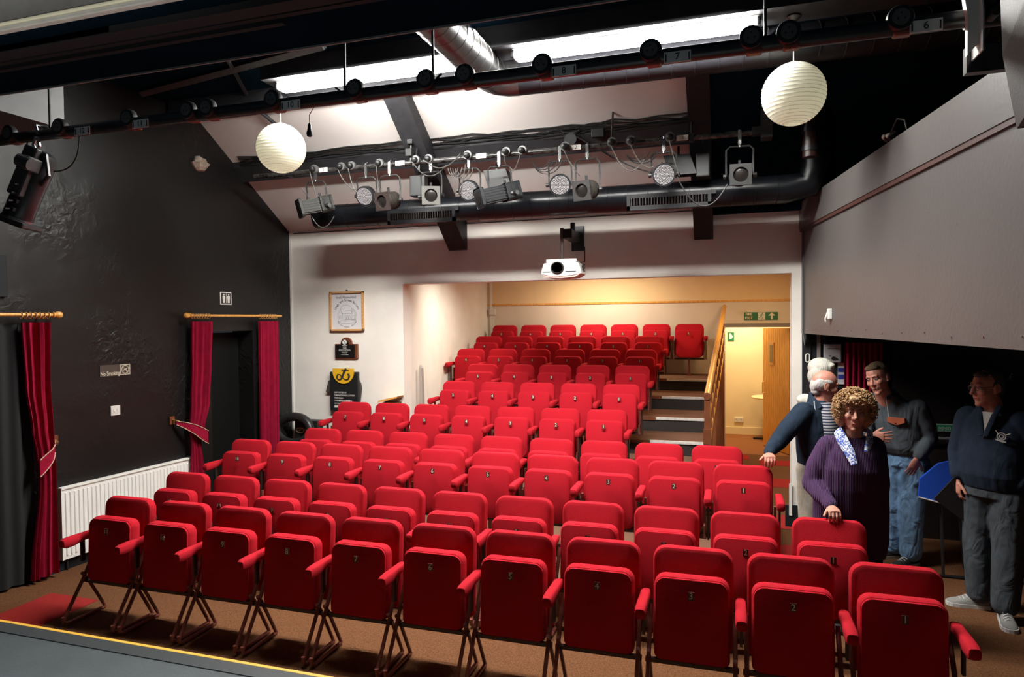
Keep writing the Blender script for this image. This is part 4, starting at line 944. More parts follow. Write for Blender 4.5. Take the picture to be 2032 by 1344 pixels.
def pole(y0, y1, z, ends, rings, label):
    t = thing('curtain_pole', label, 'curtain pole', LP((y0+y1)/2, .09, z))
    m = M(); m.cyl(LP(y0, .10, z), LP(y1, .10, z), .014, n=14); m.build('wooden_pole', PINE, t, True)
    for e, sgn in ends:
        m = M(); d = LU*sgn; m.lathe([(.014, 0), (.024, .004), (.024, .012), (.014, .02), (.026, .035), (.03, .055), (.024, .075), (.008, .085)], LP(e, .10, z), d, 16); m.build('finial', PINE, t, True)
    for e in (y0+.03, y1-.06):
        m = M(); m.tube([LP(e, .0, z-.02), LP(e, .09, z-.02)], .008); m.build('pole_bracket', PINE, t)
    for q in rings:
        m = M(); m.tube([LP(q+.003*math.sin(a*3), .10+.024*math.cos(a), z-.006+.024*math.sin(a)) for a in [2*math.pi*k/14 for k in range(14)]], .0042, 5, closed=True); m.build('curtain_ring', WOODL, t, True)
pole(3.0, 4.20, 2.19, ((4.20, 1),), [3.95+.036*k for k in range(7)], 'pine curtain pole above the doorway nearest the stage')
pole(5.63, 7.0, 2.19, ((5.63, -1),), [5.66+.035*k for k in range(7)]+[6.64+.042*k for k in range(7)], 'pine curtain pole across the toilets doorway')
m = M()
t = thing('black_curtain', 'black side drape in the shadow left of the first red curtain', 'curtain', LP(3.8, .15, 0))
m.bm.free(); m = M(); rings = []
for z in (0.02, 1.0, 2.12):
    fr = [LP(3.2+.85*k/50, .03+.02*math.sin(k*.9), z) for k in range(51)]; bk = [LP(3.2+.85*k/50, .02+.02*math.sin(k*.9), z) for k in range(51)]
    rings.append(fr+bk[::-1])
m.ring_tube(rings); m.build('drape', mat('black_serge', (.012, .013, .014), .9), t, 60)

# ================================================================ handrail
t = thing('handrail', 'varnished pine stair handrail with balusters along the right of the seating', 'handrail', (-.2, 7.2, 0))
p0, p1 = Vector((-.205, 7.30, 1.30)), Vector((-.05, 10.9, 2.29))
def rail(dz, hw_, hh, m_, name, a=0, b=1):
    m = M(); q0, q1 = p0.lerp(p1, a)+Vector((0, 0, dz)), p0.lerp(p1, b)+Vector((0, 0, dz))
    rings = [[q+Vector((math.cos(k*math.pi/5)*hw_, 0, math.sin(k*math.pi/5)*hh)) for k in range(10)] for q in (q0, q1)]
    m.ring_tube(rings); m.build(name, m_, t, 50)
rail(0, .034, .034, PINE, 'top_rail'); rail(-.33, .014, .035, PINE, 'lower_rail', .05, 1); rail(-.62, .014, .035, PINE, 'lower_rail', .05, 1)
m = M(); m.box((-.235, 7.28, .374), (-.175, 7.34, 1.28)); m.build('newel_post', WOODD, t)
m = M(); m.cyl((-.205, 7.27, 1.30), (-.205, 7.30, 1.30), .038, n=12); m.build('rail_end_cap', WOODD, t)
m = M(); m.box((-.245, 7.262, .80), (-.165, 7.282, .96)); m.build('post_block', WOODD, t)
for k in range(1, 12):
    q = p0.lerp(p1, k/12); m = M(); m.box((q.x-.012, q.y-.02, .1), (q.x+.012, q.y+.02, q.z-.03)); m.build('baluster', mat('redwood_stain', (.24, .075, .025), .4, var=.2, vscale=8), t)

# ================================================================ signs etc at the rear
t = thing('fire_exit_sign', 'green FIRE EXIT sign with running figure and upward arrow above the rear door', 'sign', (.52, 11, 2.06))
m = M(); m.box((.235, 10.985, 2.075), (.73, 10.998, 2.205)); m.build('sign_plate', WHITE, t)
m = M(); m.box((.24, 10.982, 2.08), (.725, 10.986, 2.2)); m.build('green_field', GREEN, t)
def exit_marks(m, x, z, s, y):
    P = lambda a, b: (x+a*s, y, z+b*s)
    m.ell(P(.1, .38), .08*s, None, 8, 6)
    m.tube([P(.05, .25), P(-.05, -.02)], .06*s, 6); m.tube([P(-.05, -.02), P(.12, -.15), P(.05, -.42)], .035*s, 6); m.tube([P(-.05, -.02), P(-.18, -.2), P(-.38, -.25)], .035*s, 6)
    m.tube([P(.05, .22), P(.22, .1), P(.32, .15)], .03*s, 6); m.tube([P(.05, .22), P(-.15, .15), P(-.22, -.02)], .03*s, 6)
m = M()
m.text('FIRE', .052, (.308, 10.981, 2.168), ext=.001, bold=.0016); m.text('EXIT', .052, (.308, 10.981, 2.112), ext=.001, bold=.0016)
m.box((.44, 10.98, 2.085), (.545, 10.983, 2.195))
m.prism([(.625, 2.09), (.65, 2.09), (.65, 2.145), (.69, 2.145), (.6375, 2.193), (.585, 2.145), (.625, 2.145)], 10.98, 10.983)
m.build('white_lettering', WINK, t)
m = M(); exit_marks(m, .49, 2.14, .11, 10.979); m.build('running_figure', GREEN, t)
t = thing('exit_sign', 'small green and white sign on the ochre wall beyond the door', 'sign', (.06, 12.94, 1.6))
m = M(); m.box((.0, 12.925, 1.70), (.11, 12.94, 1.86)); m.build('sign_plate', GREEN, t)
m = M(); m.prism([(.03, 1.73), (.06, 1.73), (.09, 1.78), (.05, 1.84), (.03, 1.84)], 12.92, 12.925); m.build('white_mark', WINK, t)
t = thing('bistro_table', 'round pale-topped pedestal table in the ochre room beyond the door', 'table', (.74, 12.4, 0))
m = M(); m.lathe([(.32, 0), (.33, .01), (.33, .02), (.32, .03)], (.72, 12.5, .72), (0, 0, 1), 32); m.build('table_top', mat('pale_yellow_laminate', (.8, .68, .4), .4), t, True)
m = M(); m.cyl((.72, 12.5, .02), (.72, 12.5, .72), .04); m.build('pedestal_column', BLKPL, t, True)
m = M(); m.box((.42, 12.46, 0), (1.02, 12.54, .03)); m.box((.68, 12.2, 0), (.76, 12.8, .03)); m.build('cross_base', BLKPL, t)
t = thing('wall_socket', 'double wall socket above the skirting in the ochre room', 'wall socket', (.19, 12.93, .2))
m = M(); m.box((.115, 12.915, .22), (.265, 12.94, .31), bev=.004); m.build('socket_plate', PLASTIC, t)
m = M(); m.box((.14, 12.912, .27), (.15, 12.915, .28)); m.box((.22, 12.912, .27), (.23, 12.915, .28)); m.box((.155, 12.912, .25), (.165, 12.915, .255)); m.box((.235, 12.912, .25), (.245, 12.915, .255)); m.build('pin_slots', INK, t)
t = thing('junction_box', 'small cream wall box under the picture rail at the recess corner', 'wall box', (-3.84, 10.97, 2.2))
m = M(); m.box((-3.9, 10.95, 2.21), (-3.79, 11, 2.31), bev=.005); m.build('box_cover', PLASTIC, t)
m = M(); m.box((-3.86, 10.98, 1.5), (-3.83, 11, 2.21)); m.build('conduit', PLASTIC, t)
# grey angled stuff against recess left wall: white board edge
t = thing('folded_board', 'pale board leaning on the recess wall beside the seventh and eighth rows', 'board', (-3.66, 8.0, .577))
m = M(); m.prism([(-3.70, .6), (-3.64, .6), (-3.66, 1.52), (-3.69, 1.56)], 7.72, 7.78); m.build('board_panel', mat('warm_grey_board', (.35, .31, .28), .7), t)  # panel in one even warm grey

# ================================================================ lobby under the hanging wall
t = thing('wall_sign', 'black door plate with a white oval numeral on the right pier', 'sign', (.755, 7.28, 1.6))
m = M(); m.tube([(.755+.018*math.cos(q), 7.277, 1.705+.018*math.sin(q)+(.022 if math.sin(q) > 0 else -.022)) for q in [2*math.pi*k/20 for k in range(20)]], .006, 5, closed=True); m.build('numeral', WINK, t)
t = thing('hand_dryer', 'pale grey wall dispenser with a black teardrop window and small lettering', 'dispenser', (.99, 7.25, 1.65))
m = M(); m.box((.90, 7.24, 1.665), (1.055, 7.3, 1.845), bev=.008); m.build('dispenser_cover', mat('light_grey_plastic', (.5, .5, .52), .35), t)
m = M(); m.prism([(.985+.022*math.cos(R(a)), 1.705+.018*math.sin(R(a))) for a in range(40, 330, 20)]+[(1.04, 1.69)], 7.235, 7.24); m.text('LIFETIME SYSTEM', .014, (.98, 7.238, 1.8)); m.cyl((.95, 7.236, 1.73), (.95, 7.24, 1.73), .006); m.build('black_window', INK, t)
t = thing('wall_notice', 'small blue and white notice beside the dim red curtain', 'notice', (1.06, 7.29, 1.45))
m = M(); m.box((1.03, 7.28, 1.45), (1.085, 7.3, 1.66)); m.build('notice_sheet', mat('notice_white', (.6, .6, .62), .5), t)
m = M(); m.box((1.03, 7.277, 1.50), (1.085, 7.28, 1.545)); m.box((1.03, 7.277, 1.57), (1.085, 7.28, 1.61)); m.build('blue_band', mat('notice_blue', (.03, .05, .3), .5), t)
m = M(); t = thing('velvet_curtain', 'dim red curtain hanging in the dark lobby under the grey wall', 'curtain', (1.22, 7.2, .9)); rings = []
for z in (.6, 1.2, 1.86):
    fr = [Vector((1.08+.34*k/60, 7.24+.02*math.sin(k*.75), z)) for k in range(61)]; bk = [p+Vector((0, .012, 0)) for p in fr]; rings.append(fr+bk[::-1])
m.ring_tube(rings); m.build('velvet_drape', VELVET, t, 60)
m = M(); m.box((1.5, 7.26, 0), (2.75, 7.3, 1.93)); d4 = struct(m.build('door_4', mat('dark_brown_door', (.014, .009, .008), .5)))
t = thing('push_bar_sign', 'green and white sign reading open across the dark exit door', 'sign', (1.98, 7.25, 1.03))
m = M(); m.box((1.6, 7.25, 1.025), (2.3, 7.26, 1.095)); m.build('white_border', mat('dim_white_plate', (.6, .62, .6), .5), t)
m = M(); m.box((1.6, 7.247, 1.033), (2.3, 7.251, 1.087)); m.build('green_field', mat('lobby_sign_green', (.02, .30, .13), .5), t)
m = M(); m.text('to open', .052, (1.905, 7.246, 1.06)); m.build('lettering', WINK, t)
t = thing('push_bar', 'grey horizontal push bar on the dark exit door', 'push bar', (1.98, 7.2, .94))
m = M(); m.cyl((1.55, 7.2, .965), (2.7, 7.2, .965), .016); m.box((1.55, 7.2, .94), (1.59, 7.26, .99)); m.box((2.66, 7.2, .94), (2.7, 7.26, .99)); m.build('bar', mat('satin_grey_bar', (.35, .35, .36), .35, metal=.5), t)
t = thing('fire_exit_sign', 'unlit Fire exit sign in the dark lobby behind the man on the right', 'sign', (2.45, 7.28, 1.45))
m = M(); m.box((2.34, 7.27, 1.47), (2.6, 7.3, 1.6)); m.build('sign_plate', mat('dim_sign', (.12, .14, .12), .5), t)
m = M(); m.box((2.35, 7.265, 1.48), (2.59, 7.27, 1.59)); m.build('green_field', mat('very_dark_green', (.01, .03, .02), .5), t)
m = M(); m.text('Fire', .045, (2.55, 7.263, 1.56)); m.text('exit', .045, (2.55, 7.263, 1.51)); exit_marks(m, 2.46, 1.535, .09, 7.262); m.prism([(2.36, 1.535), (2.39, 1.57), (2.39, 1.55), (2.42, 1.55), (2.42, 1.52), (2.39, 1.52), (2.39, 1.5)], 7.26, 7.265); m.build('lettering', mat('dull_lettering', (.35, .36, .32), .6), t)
# tables in the lobby
t = thing('display_board', 'bright blue fabric board on black metal legs behind the right-hand man', 'board', (1.9, 6.15, 0))
m = M(); m.prism([(1.46, .655), (1.47, .80), (1.6, .93), (1.8, .99), (2.36, 1.0), (2.36, .44), (1.85, .565)], 6.14, 6.17); m.build('blue_panel', mat('royal_blue_cloth', (.012, .09, .62), .7), t)
m = M(); m.tube([(1.46, 6.138, .652), (1.85, 6.138, .562), (2.36, 6.138, .438)], .006); m.build('white_hem', WINK, t)
for x in (1.62, 2.3):
    m = M(); m.tube([(x, 6.185, .9), (x+.03, 6.19, .02), (x-.12, 6.19, .015), (x+.2, 6.19, .015)], .012, 8); m.build('board_leg', BLKMET, t)
t = thing('waste_bin', 'pale grey bin at the right edge behind the standing man', 'bin', (2.25, 5.75, 0))
m = M(); m.lathe([(.13, 0), (.14, .01), (.17, .62), (.175, .66), (.16, .68)], (2.22, 5.8, 0), (0, 0, 1), 28); m.build('bin_body', mat('off_white_bin', (.62, .64, .66), .4), t, True)
m = M(); m.lathe([(.17, .655), (.176, .69), (.12, .73), (.03, .74)], (2.22, 5.8, 0), (0, 0, 1), 28); m.build('bin_lid', mat('off_white_bin', (0, 0, 0)), t, True)
t = thing('stacking_chair', 'dark tubular chair frame behind the right-hand man', 'chair', (2.0, 6.6, 0))
m = M(); m.tube([(1.85, 6.5, .45), (1.85, 6.38, .03), (1.87, 6.35, .014), (2.10, 6.35, .014), (2.12, 6.38, .03), (2.12, 6.5, .45)], .011, 8); m.tube([(1.85, 6.5, .42), (1.85, 6.8, .42), (1.85, 6.9, .8), (2.12, 6.9, .8), (2.12, 6.8, .42), (2.12, 6.5, .42)], .011, 8); m.build('chair_frame', BLKMET, t, True)
m = M(); m.box((1.85, 6.48, .43), (2.12, 6.82, .46), bev=.01); m.build('seat', BLKPL, t)
# doorbell-like unit on the hanging wall
t = thing('motion_sensor', 'small white wall unit with a toggle on the grey hanging wall', 'switch box', RM @ Vector((1.0, .0, 2.1)))
m = M(); m.box((.98, 0, 2.09), (1.035, .03, 2.18), RM, .006); m.build('unit_cover', PLASTIC, t)
m = M(); m.tube([RM @ Vector((1.0, .03, 2.15)), RM @ Vector((1.0, .05, 2.09)), RM @ Vector((1.0, .045, 2.07))], .006); m.build('toggle', WHITE, t)
m = M(); m.box((-.0, 7.2, 1.86), (.02, 7.25, 1.9)); m.bm.free()
t = thing('rail_channel', 'dark steel hinge channel at the corner of the pier and the grey wall', 'bracket', (.72, 7.2, 1.9))
m = M(); m.box((.70, 7.2, 1.96), (.735, 7.285, 3.0)); m.prism([(.705, 1.96), (.74, 1.96), (.72, 1.84)], 7.2, 7.26); m.build('steel_channel', mat('dull_steel_channel', (.10, .10, .10), .4, metal=.5), t)
# clip lights and lip details on the hanging wall top
t = thing('spotlight', 'small clip-on spotlight with white lamps above the grey hanging wall', 'spotlight', RM @ Vector((2.15, -.05, 3.25)))
m = M(); m.cyl(RM @ Vector((2.15, -.06, 3.34)), RM @ Vector((2.15, -.02, 3.30)), .022); m.cyl(RM @ Vector((2.22, -.06, 3.33)), RM @ Vector((2.22, -.02, 3.29)), .022); m.build('spot_body', BLKPL, t)
m = M(); m.ell(RM @ Vector((2.15, -.015, 3.325)), .018); m.ell(RM @ Vector((2.22, -.015, 3.315)), .016); m.build('white_lamp', WHITE, t, True)
m = M(); m.tube([RM @ Vector(p) for p in ((2.18, -.04, 3.33), (2.3, -.04, 3.40), (2.42, -.04, 3.36), (2.48, -.04, 3.25))], .005); m.build('flex', GC, t)
# speaker hanging top right
t = thing('loudspeaker', 'large dark grey loudspeaker box at the top right corner by the stage', 'loudspeaker', (.9, 1.9, 2.57))
Sx = Matrix.Translation((.655, 2.0, 0)) @ Matrix.Rotation(R(-12), 4, 'Z')
m = M(); pts = [(.03, 2.565), (.40, 2.565), (.40, 3.25), (-.02, 3.25), (.0, 2.75)]; m.prism(pts, -.42, 0, Sx); m.build('speaker_cabinet', mat('charcoal_speaker', (.03, .031, .031), .5, bump=.2, bscale=200), t)
m = M(); m.prism([(.035, 2.575), (.39, 2.575), (.39, 3.24), (.0, 3.24), (.01, 2.75)], -.425, -.418, Sx); m.build('speaker_grille', mat('speaker_mesh', (.022, .023, .023), .6, bump=.6, bscale=600), t)
m = M(); m.tube([Sx @ Vector((-.005, .005, 3.2)), Sx @ Vector((.005, .005, 2.74)), Sx @ Vector((.035, .005, 2.57))], .003, 5); m.build('edge_trim', GC, t)
t = thing('gusset_bracket', 'white triangular steel bracket holding the right end of the front bar', 'bracket', (.9, 3.0, 3.1))
m = M(); m.ring_tube([[Vector((x, y, z)) for y, z in ((2.9, 3.42), (3.12, 3.42), (3.0, 3.06), (2.86, 3.06), (2.86, 3.2))] for x in (.875, .88)])
m.prism([(.84, 3.20), (.875, 3.20), (.875, 3.42), (.83, 3.27)], 2.90, 2.93); m.prism([(.84, 3.06), (.875, 3.10), (.875, 3.20), (.84, 3.20)], 2.90, 2.93); m.build('gusset_plate', WHITE, t)
m = M(); m.cyl((.86, 3.0, 3.23), (.98, 3.0, 3.23), .04); m.cyl((.93, 2.96, 3.21), (.93, 2.9, 3.21), .018); m.cyl((.93, 2.96, 3.26), (.96, 2.9, 3.32), .012); m.build('pipe_clamp', GREYMET, t, True)
m = M(); m.box((.86, 2.98, 3.02), (1.2, 3.02, 3.12)); m.build('support_arm', BLKMET, t)

# ================================================================ people
def remeshed(m, name, mats, parent, vox, smooth_it=4, smooth=True):
    """union of closed shapes -> one continuous skin"""
    bmesh.ops.recalc_face_normals(m.bm, faces=m.bm.faces)
    me = bpy.data.meshes.new('tmp'); m.bm.to_mesh(me); m.bm.free()
    o = bpy.data.objects.new('tmp', me); C.objects.link(o)
    r = o.modifiers.new('r', 'REMESH'); r.mode = 'VOXEL'; r.voxel_size = vox
    if smooth_it:
        s = o.modifiers.new('s', 'SMOOTH'); s.factor = .5; s.iterations = smooth_it
    bpy.context.view_layer.update()
    me2 = bpy.data.meshes.new_from_object(o.evaluated_get(bpy.context.evaluated_depsgraph_get()))
    bpy.data.objects.remove(o); bpy.data.meshes.remove(me)
    me2.materials.clear()
    for mm in (mats if isinstance(mats, (list, tuple)) else [mats]): me2.materials.append(mm)
    me2.polygons.foreach_set('material_index', [0]*len(me2.polygons))
    me2.polygons.foreach_set('use_smooth', [True]*len(me2.polygons)); me2.name = name
    return put(me2, name, parent)
def basis(f, tilt=0, lean=0):
    """columns right, forward, up for a head/trunk facing f; lean = nod down, tilt = sideways"""
    f = Vector(f).normalized(); up_ = Vector((0, 0, 1)); r = f.cross(up_).normalized()
    f2 = (f*math.cos(R(lean))-up_*math.sin(R(lean))); u = r.cross(f2).normalized()
    r2 = r*math.cos(R(tilt))+u*math.sin(R(tilt)); u2 = r2.cross(f2).normalized()
    return Matrix((r2, f2, u2)).transposed()
def trunk(m, rings, f, n=20):
    f = Vector(f).normalized(); r = f.cross(Vector((0, 0, 1))).normalized(); out = []
    for p, rx, ry in rings:
        p = Vector(p); out.append([p+r*rx*math.copysign(abs(math.cos(q))**.85, math.cos(q))+f*ry*math.copysign(abs(math.sin(q))**.85, math.sin(q)) for q in [2*math.pi*k/n for k in range(n)]])
    m.ring_tube(out)
def hand(m, W, d, n, s=1, curl=(15, 25, 20), thumb=(.6, .7, -.2), spread=1.0, sc=1.0):
    W = Vector(W); d = Vector(d).normalized(); n = Vector(n); n = (n-d*n.dot(d)).normalized(); t = d.cross(n)*s
    rings = []
    for l, wd, th in ((-.02, .024, .02), (.0, .025, .019), (.03, .036, .018), (.06, .041, .016), (.085, .041, .014), (.093, .036, .010)):
        p = W+d*l*sc; rings.append([p+t*wd*sc*math.cos(q)+n*th*sc*math.sin(q) for q in [2*math.pi*k/14 for k in range(14)]])
    m.ring_tube(rings); tips = []
    for off, L, r, sp_ in ((.031, .070, .0085, .16), (.0105, .079, .0088, .05), (-.0105, .073, .0085, -.05), (-.031, .057, .0075, -.18)):
        p = W+d*.085*sc+t*off*sc; dd = (d+t*sp_*spread).normalized(); a = 0
        for fr, cu, rr in ((.42, curl[0], r), (.32, curl[1], r*.93), (.26, curl[2], r*.86)):
            a += cu; v = dd*math.cos(R(a))-n*math.sin(R(a)); q = p+v*L*fr*sc
            m.cap(p, q, rr*sc, rr*.93*sc, 8); p = q
        tips.append((p, v))
    p = W+d*.028*sc+t*.026*sc; v = (d*thumb[0]+t*thumb[1]+n*thumb[2]).normalized()
    q = p+v*.042*sc; m.cap(p, q, .013*sc, .0105*sc, 8); v2 = (v+d*.5).normalized(); m.cap(q, q+v2*.03*sc, .0105*sc, .009*sc, 8)
def head_shape(m, c, B, s=1.0, jaw=1.0, nose=1.0):
    c = Vector(c); P = lambda x, y, z: c+B @ Vector((x*s, y*s, z*s))
    E = lambda x, y, z, a, b, h: m.ell(P(x, y, z), (a*s, b*s, h*s), B, 20, 14)
    E(0, -.012, .035, .076, .097, .088); E(0, .02, -.03, .064*jaw, .074, .085); E(0, .045, -.085, .04*jaw, .042, .036)
    E(0, .073, -.105, .022, .02, .018)
    E(-.036, .055, -.02, .028, .034, .03); E(.036, .055, -.02, .028, .034, .03)      # cheeks
    m.cap(P(-.036, .074, .033), P(.036, .074, .033), .014*s)                          # brow
    m.cap(P(0, .086, .018), P(0, .108*nose, -.024), .009*s, .0135*s)                  # nose
    E(-.012, .095, -.029, .009, .011, .008); E(.012, .095, -.029, .009, .011, .008)
    m.cap(P(-.018, .084, -.056), P(.018, .084, -.056), .0085*s); m.cap(P(-.015, .083, -.068), P(.015, .083, -.068), .009*s)
    for q in (-1, 1):
        E(q*.077, -.008, -.004, .009, .02, .032); m.tube([P(q*(.079+.004*math.sin(a*.5)), -.012-.017*math.sin(a), .0+.028*math.cos(a)) for a in [math.pi*k/8 for k in range(9)]], .0055*s, 6)
        E(q*.078, .004, -.03, .007, .01, .01)
def face_parts(t, c, B, s, iris, brow, lip, skin_root=None, mouth='closed', glasses=False):
    c = Vector(c); P = lambda x, y, z: c+B @ Vector((x*s, y*s, z*s))
    for q in (-1, 1):
        m = M(); m.ell(P(q*.031, .0755, .010), .0125*s, None, 14, 10); e = m.build('eye', mat('eye_white', (.6, .57, .54), .25), t, True)
        m = M(); m.cyl(P(q*.031+.001, .0865, .010), P(q*.031+.001, .0888, .0095), .0055*s, .005*s, 12); m.build('iris', mat(iris[0], iris[1], .2), e)
        m = M(); m.tube([P(q*.013, .092, .029), P(q*.028, .091, .036), P(q*.046, .078, .031)], [.0025*s, .0035*s, .0018*s], 6); m.build('eyebrow', brow, t, True)
        m = M(); m.tube([P(q*.019, .086, .014), P(q*.031, .0895, .0195), P(q*.043, .083, .014)], .0022*s, 6); m.build('eyelid', SKIN_LID, t, True)
    m = M(); w_ = .026 if mouth == 'smile' else .022; up_ = .006 if mouth == 'smile' else 0
    m.tube([P(-w_, .083, -.060+up_), P(-.01, .0925, -.061), P(0, .0935, -.0625), P(.01, .0925, -.061), P(w_, .083, -.060+up_)], [.0015*s, .0045*s, .005*s, .0045*s, .0015*s], 6); m.build('mouth', lip, t, True)
    if mouth == 'smile':
        m = M(); m.tube([P(-.017, .0905, -.0585), P(0, .0965, -.0615), P(.017, .0905, -.0585)], .0028*s, 6); m.build('teeth', mat('teeth', (.7, .66, .58), .3), t, True)
SKIN = mat('fair_skin', (.56, .27, .19), .5, var=.08, vscale=40, bump=.08, bscale=300)
SKINR = mat('ruddy_skin', (.60, .25, .18), .48, var=.12, vscale=30, bump=.08, bscale=300)
SKIN_LID = mat('eyelid_skin', (.40, .17, .12), .5)
LIP = mat('lip_red', (.38, .08, .07), .4)
DKBROW = mat('brown_brow', (.10, .06, .035), .8); GREYBROW = mat('grey_brow', (.35, .32, .28), .8)
BROWN_EYE = ('brown_iris', (.04, .02, .012)); BLUE_EYE = ('blue_iris', (.05, .10, .18))
def knit(name, col, rib=0, **k):
    m = mat(name, col, .95, bump=.5, bscale=300, sheen=k.pop('sheen', .3), spec=.1, **k)
    if rib:
        nt = m.node_tree; b = nt.nodes['Principled BSDF']; N = nt.nodes.new
        tc = N('ShaderNodeTexCoord'); wv = N('ShaderNodeTexWave'); wv.bands_direction = 'X'; wv.inputs['Scale'].default_value = rib; wv.inputs['Distortion'].default_value = .6; wv.inputs['Detail'].default_value = 1
        nt.links.new(tc.outputs['Object'], wv.inputs[0]); bp = N('ShaderNodeBump'); bp.inputs['Strength'].default_value = .7; bp.inputs['Distance'].default_value = .006
        nt.links.new(wv.outputs[1], bp.inputs['Height']); nt.links.new(bp.outputs[0], b.inputs['Normal'])
    return m
def folds(name, col, scale=9, strength=.8, rough=.85, stretch=(1, 1, .45), dist=.03, var=.15):
    m = mat(name, col, rough, var=var, vscale=18, spec=.15); nt = m.node_tree; b = nt.nodes['Principled BSDF']; N = nt.nodes.new
    tc = N('ShaderNodeTexCoord'); mp = N('ShaderNodeMapping'); mp.inputs['Scale'].default_value = stretch; nt.links.new(tc.outputs['Object'], mp.inputs[0])
    n = N('ShaderNodeTexNoise'); n.inputs['Scale'].default_value = scale; n.inputs['Detail'].default_value = 2.5; n.inputs['Distortion'].default_value = 1.0; nt.links.new(mp.outputs[0], n.inputs[0])
    bp = N('ShaderNodeBump'); bp.inputs['Strength'].default_value = strength; bp.inputs['Distance'].default_value = dist
    nt.links.new(n.outputs[0], bp.inputs['Height']); nt.links.new(bp.outputs[0], b.inputs['Normal']); return m
def limb(m, pts, rs):
    for i in range(len(pts)-1): m.cap(pts[i], pts[i+1], rs[i], rs[i+1], 16)
def shoe(t, ank, d, upper, sole, lace, L=.27):
    ank = Vector(ank); d = Vector((d[0], d[1], 0)).normalized(); r = Vector((d.y, -d.x, 0)); z0 = ank.z-.085
    P = lambda a, b, h: Vector((ank.x, ank.y, z0))+d*a+r*b+Vector((0, 0, h))
    prof = ((-.065, .018, .055), (-.055, .032, .085), (-.02, .036, .10), (.03, .037, .10), (.08, .044, .075), (.13, .048, .058), (.17, .044, .048), (.195, .028, .038), (.203, .010, .026))
    m = M(); m.ring_tube([[P(a, w_*math.cos(q), .022+(h-.022)*(max(0, math.sin(q))**.8) if math.sin(q) > 0 else .022) for q in [2*math.pi*k/16 for k in range(16)]] for a, w_, h in prof])
    s = m.build('shoe', upper, t, True)
    m = M(); out = [P(a-.003 if a < 0 else a+.004, w_+.004, 0) for a, w_, h in prof]+[P(a-.003 if a < 0 else a+.004, -w_-.004, 0) for a, w_, h in prof[::-1]]
    m.ring_tube([out, [p+Vector((0, 0, .026)) for p in out]]); m.build('sole', sole, s)
    m = M()
    for k in range(5):
        a = .035+k*.021; h = .102-k*.010; m.tube([P(a, -.026, h-.012), P(a+.006, 0, h+.003), P(a+.012, .026, h-.012)], .0035, 5)
    m.tube([P(.03, 0, .106), P(.02, .03, .112), P(.005, .035, .095)], .003, 5); m.tube([P(.03, 0, .106), P(.02, -.03, .112), P(.005, -.035, .095)], .003, 5)
    m.build('laces', lace, s)
    return s

# ---- woman in a purple ribbed jumper
W = thing('person', 'woman with curly hair in a long purple ribbed jumper, hand on a red seat', 'person', (.80, 5.02, 0))
wf = Vector((-.10, -1, 0)); HB = basis((-.06, -1, 0), 3, 4); hc = Vector((.795, 4.93, 1.478))
m = M(); head_shape(m, hc, HB, .97)
limb(m, [(.80, 4.975, 1.26), (.795, 4.95, 1.40)], [.062, .055])
trunk(m, [((.80, 5.02, .80), .15, .10), ((.80, 5.02, 1.0), .16, .12), ((.80, 5.0, 1.2), .15, .09), ((.80, 5.0, 1.28), .08, .06)], wf)
limb(m, [(.65, 5.0, 1.22), (.56, 4.97, .98), (.625, 4.74, .90)], [.045, .038, .026]); limb(m, [(.93, 5.04, 1.22), (.98, 5.06, .96), (.95, 4.97, .74)], [.045, .038, .026])
hand(m, (.63, 4.70, .893), (.08, -1, -.12), (0, -.1, 1), 1, (48, 38, 12), (.7, .6, -.5), .7, .95)
hand(m, (.95, 4.96, .73), (0, -.1, -1), (1, 0, 0), 1, (12, 20, 20), (.7, .6, -.2), .5, .95)
limb(m, [(.73, 5.05, .80), (.74, 5.05, .45), (.74, 5.07, .09)], [.085, .055, .038]); limb(m, [(.88, 5.05, .80), (.88, 5.03, .45), (.89, 5.05, .09)], [.085, .055, .038])
remeshed(m, 'body', SKIN, W, .0036, 3)
face_parts(W, hc, HB, .97, BROWN_EYE, DKBROW, LIP)
m = M()
trunk(m, [((.79, 5.04, .50), .215, .175), ((.79, 5.04, .60), .235, .19), ((.79, 5.03, .80), .235, .205), ((.79, 5.02, .97), .23, .21), ((.795, 5.01, 1.10), .22, .20), ((.80, 5.0, 1.20), .195, .15), ((.80, 4.99, 1.27), .13, .10), ((.80, 4.98, 1.31), .085, .075)], wf)
limb(m, [(.655, 5.0, 1.225), (.59, 4.98, 1.09), (.555, 4.965, .98), (.585, 4.86, .935), (.625, 4.755, .905)], [.082, .085, .075, .06, .043]); limb(m, [(.925, 5.03, 1.225), (.965, 5.06, .98), (.95, 4.99, .77)], [.082, .072, .05])
m.cap((.62, 4.765, .906), (.629, 4.725, .897), .047, .044)
PURP = knit('purple_ribbed_wool', (.07, .036, .088), 34, sheen=.5)
remeshed(m, 'purple_jumper', PURP, W, .008, 5)
m = M(); trunk(m, [((.81, 5.04, .36), .17, .12), ((.81, 5.04, .60), .19, .14)], wf); limb(m, [(.73, 5.05, .5), (.735, 5.06, .12)], [.10, .07]); limb(m, [(.885, 5.05, .5), (.89, 5.05, .12)], [.10, .07]); remeshed(m, 'black_trousers', folds('black_cloth', (.012, .012, .014)), W, .012, 3)
shoe(W, (.735, 5.07, .085), (-.2, -1), BLKPL, BLKPL, BLKPL); shoe(W, (.89, 5.05, .085), (.1, -1), BLKPL, BLKPL, BLKPL)
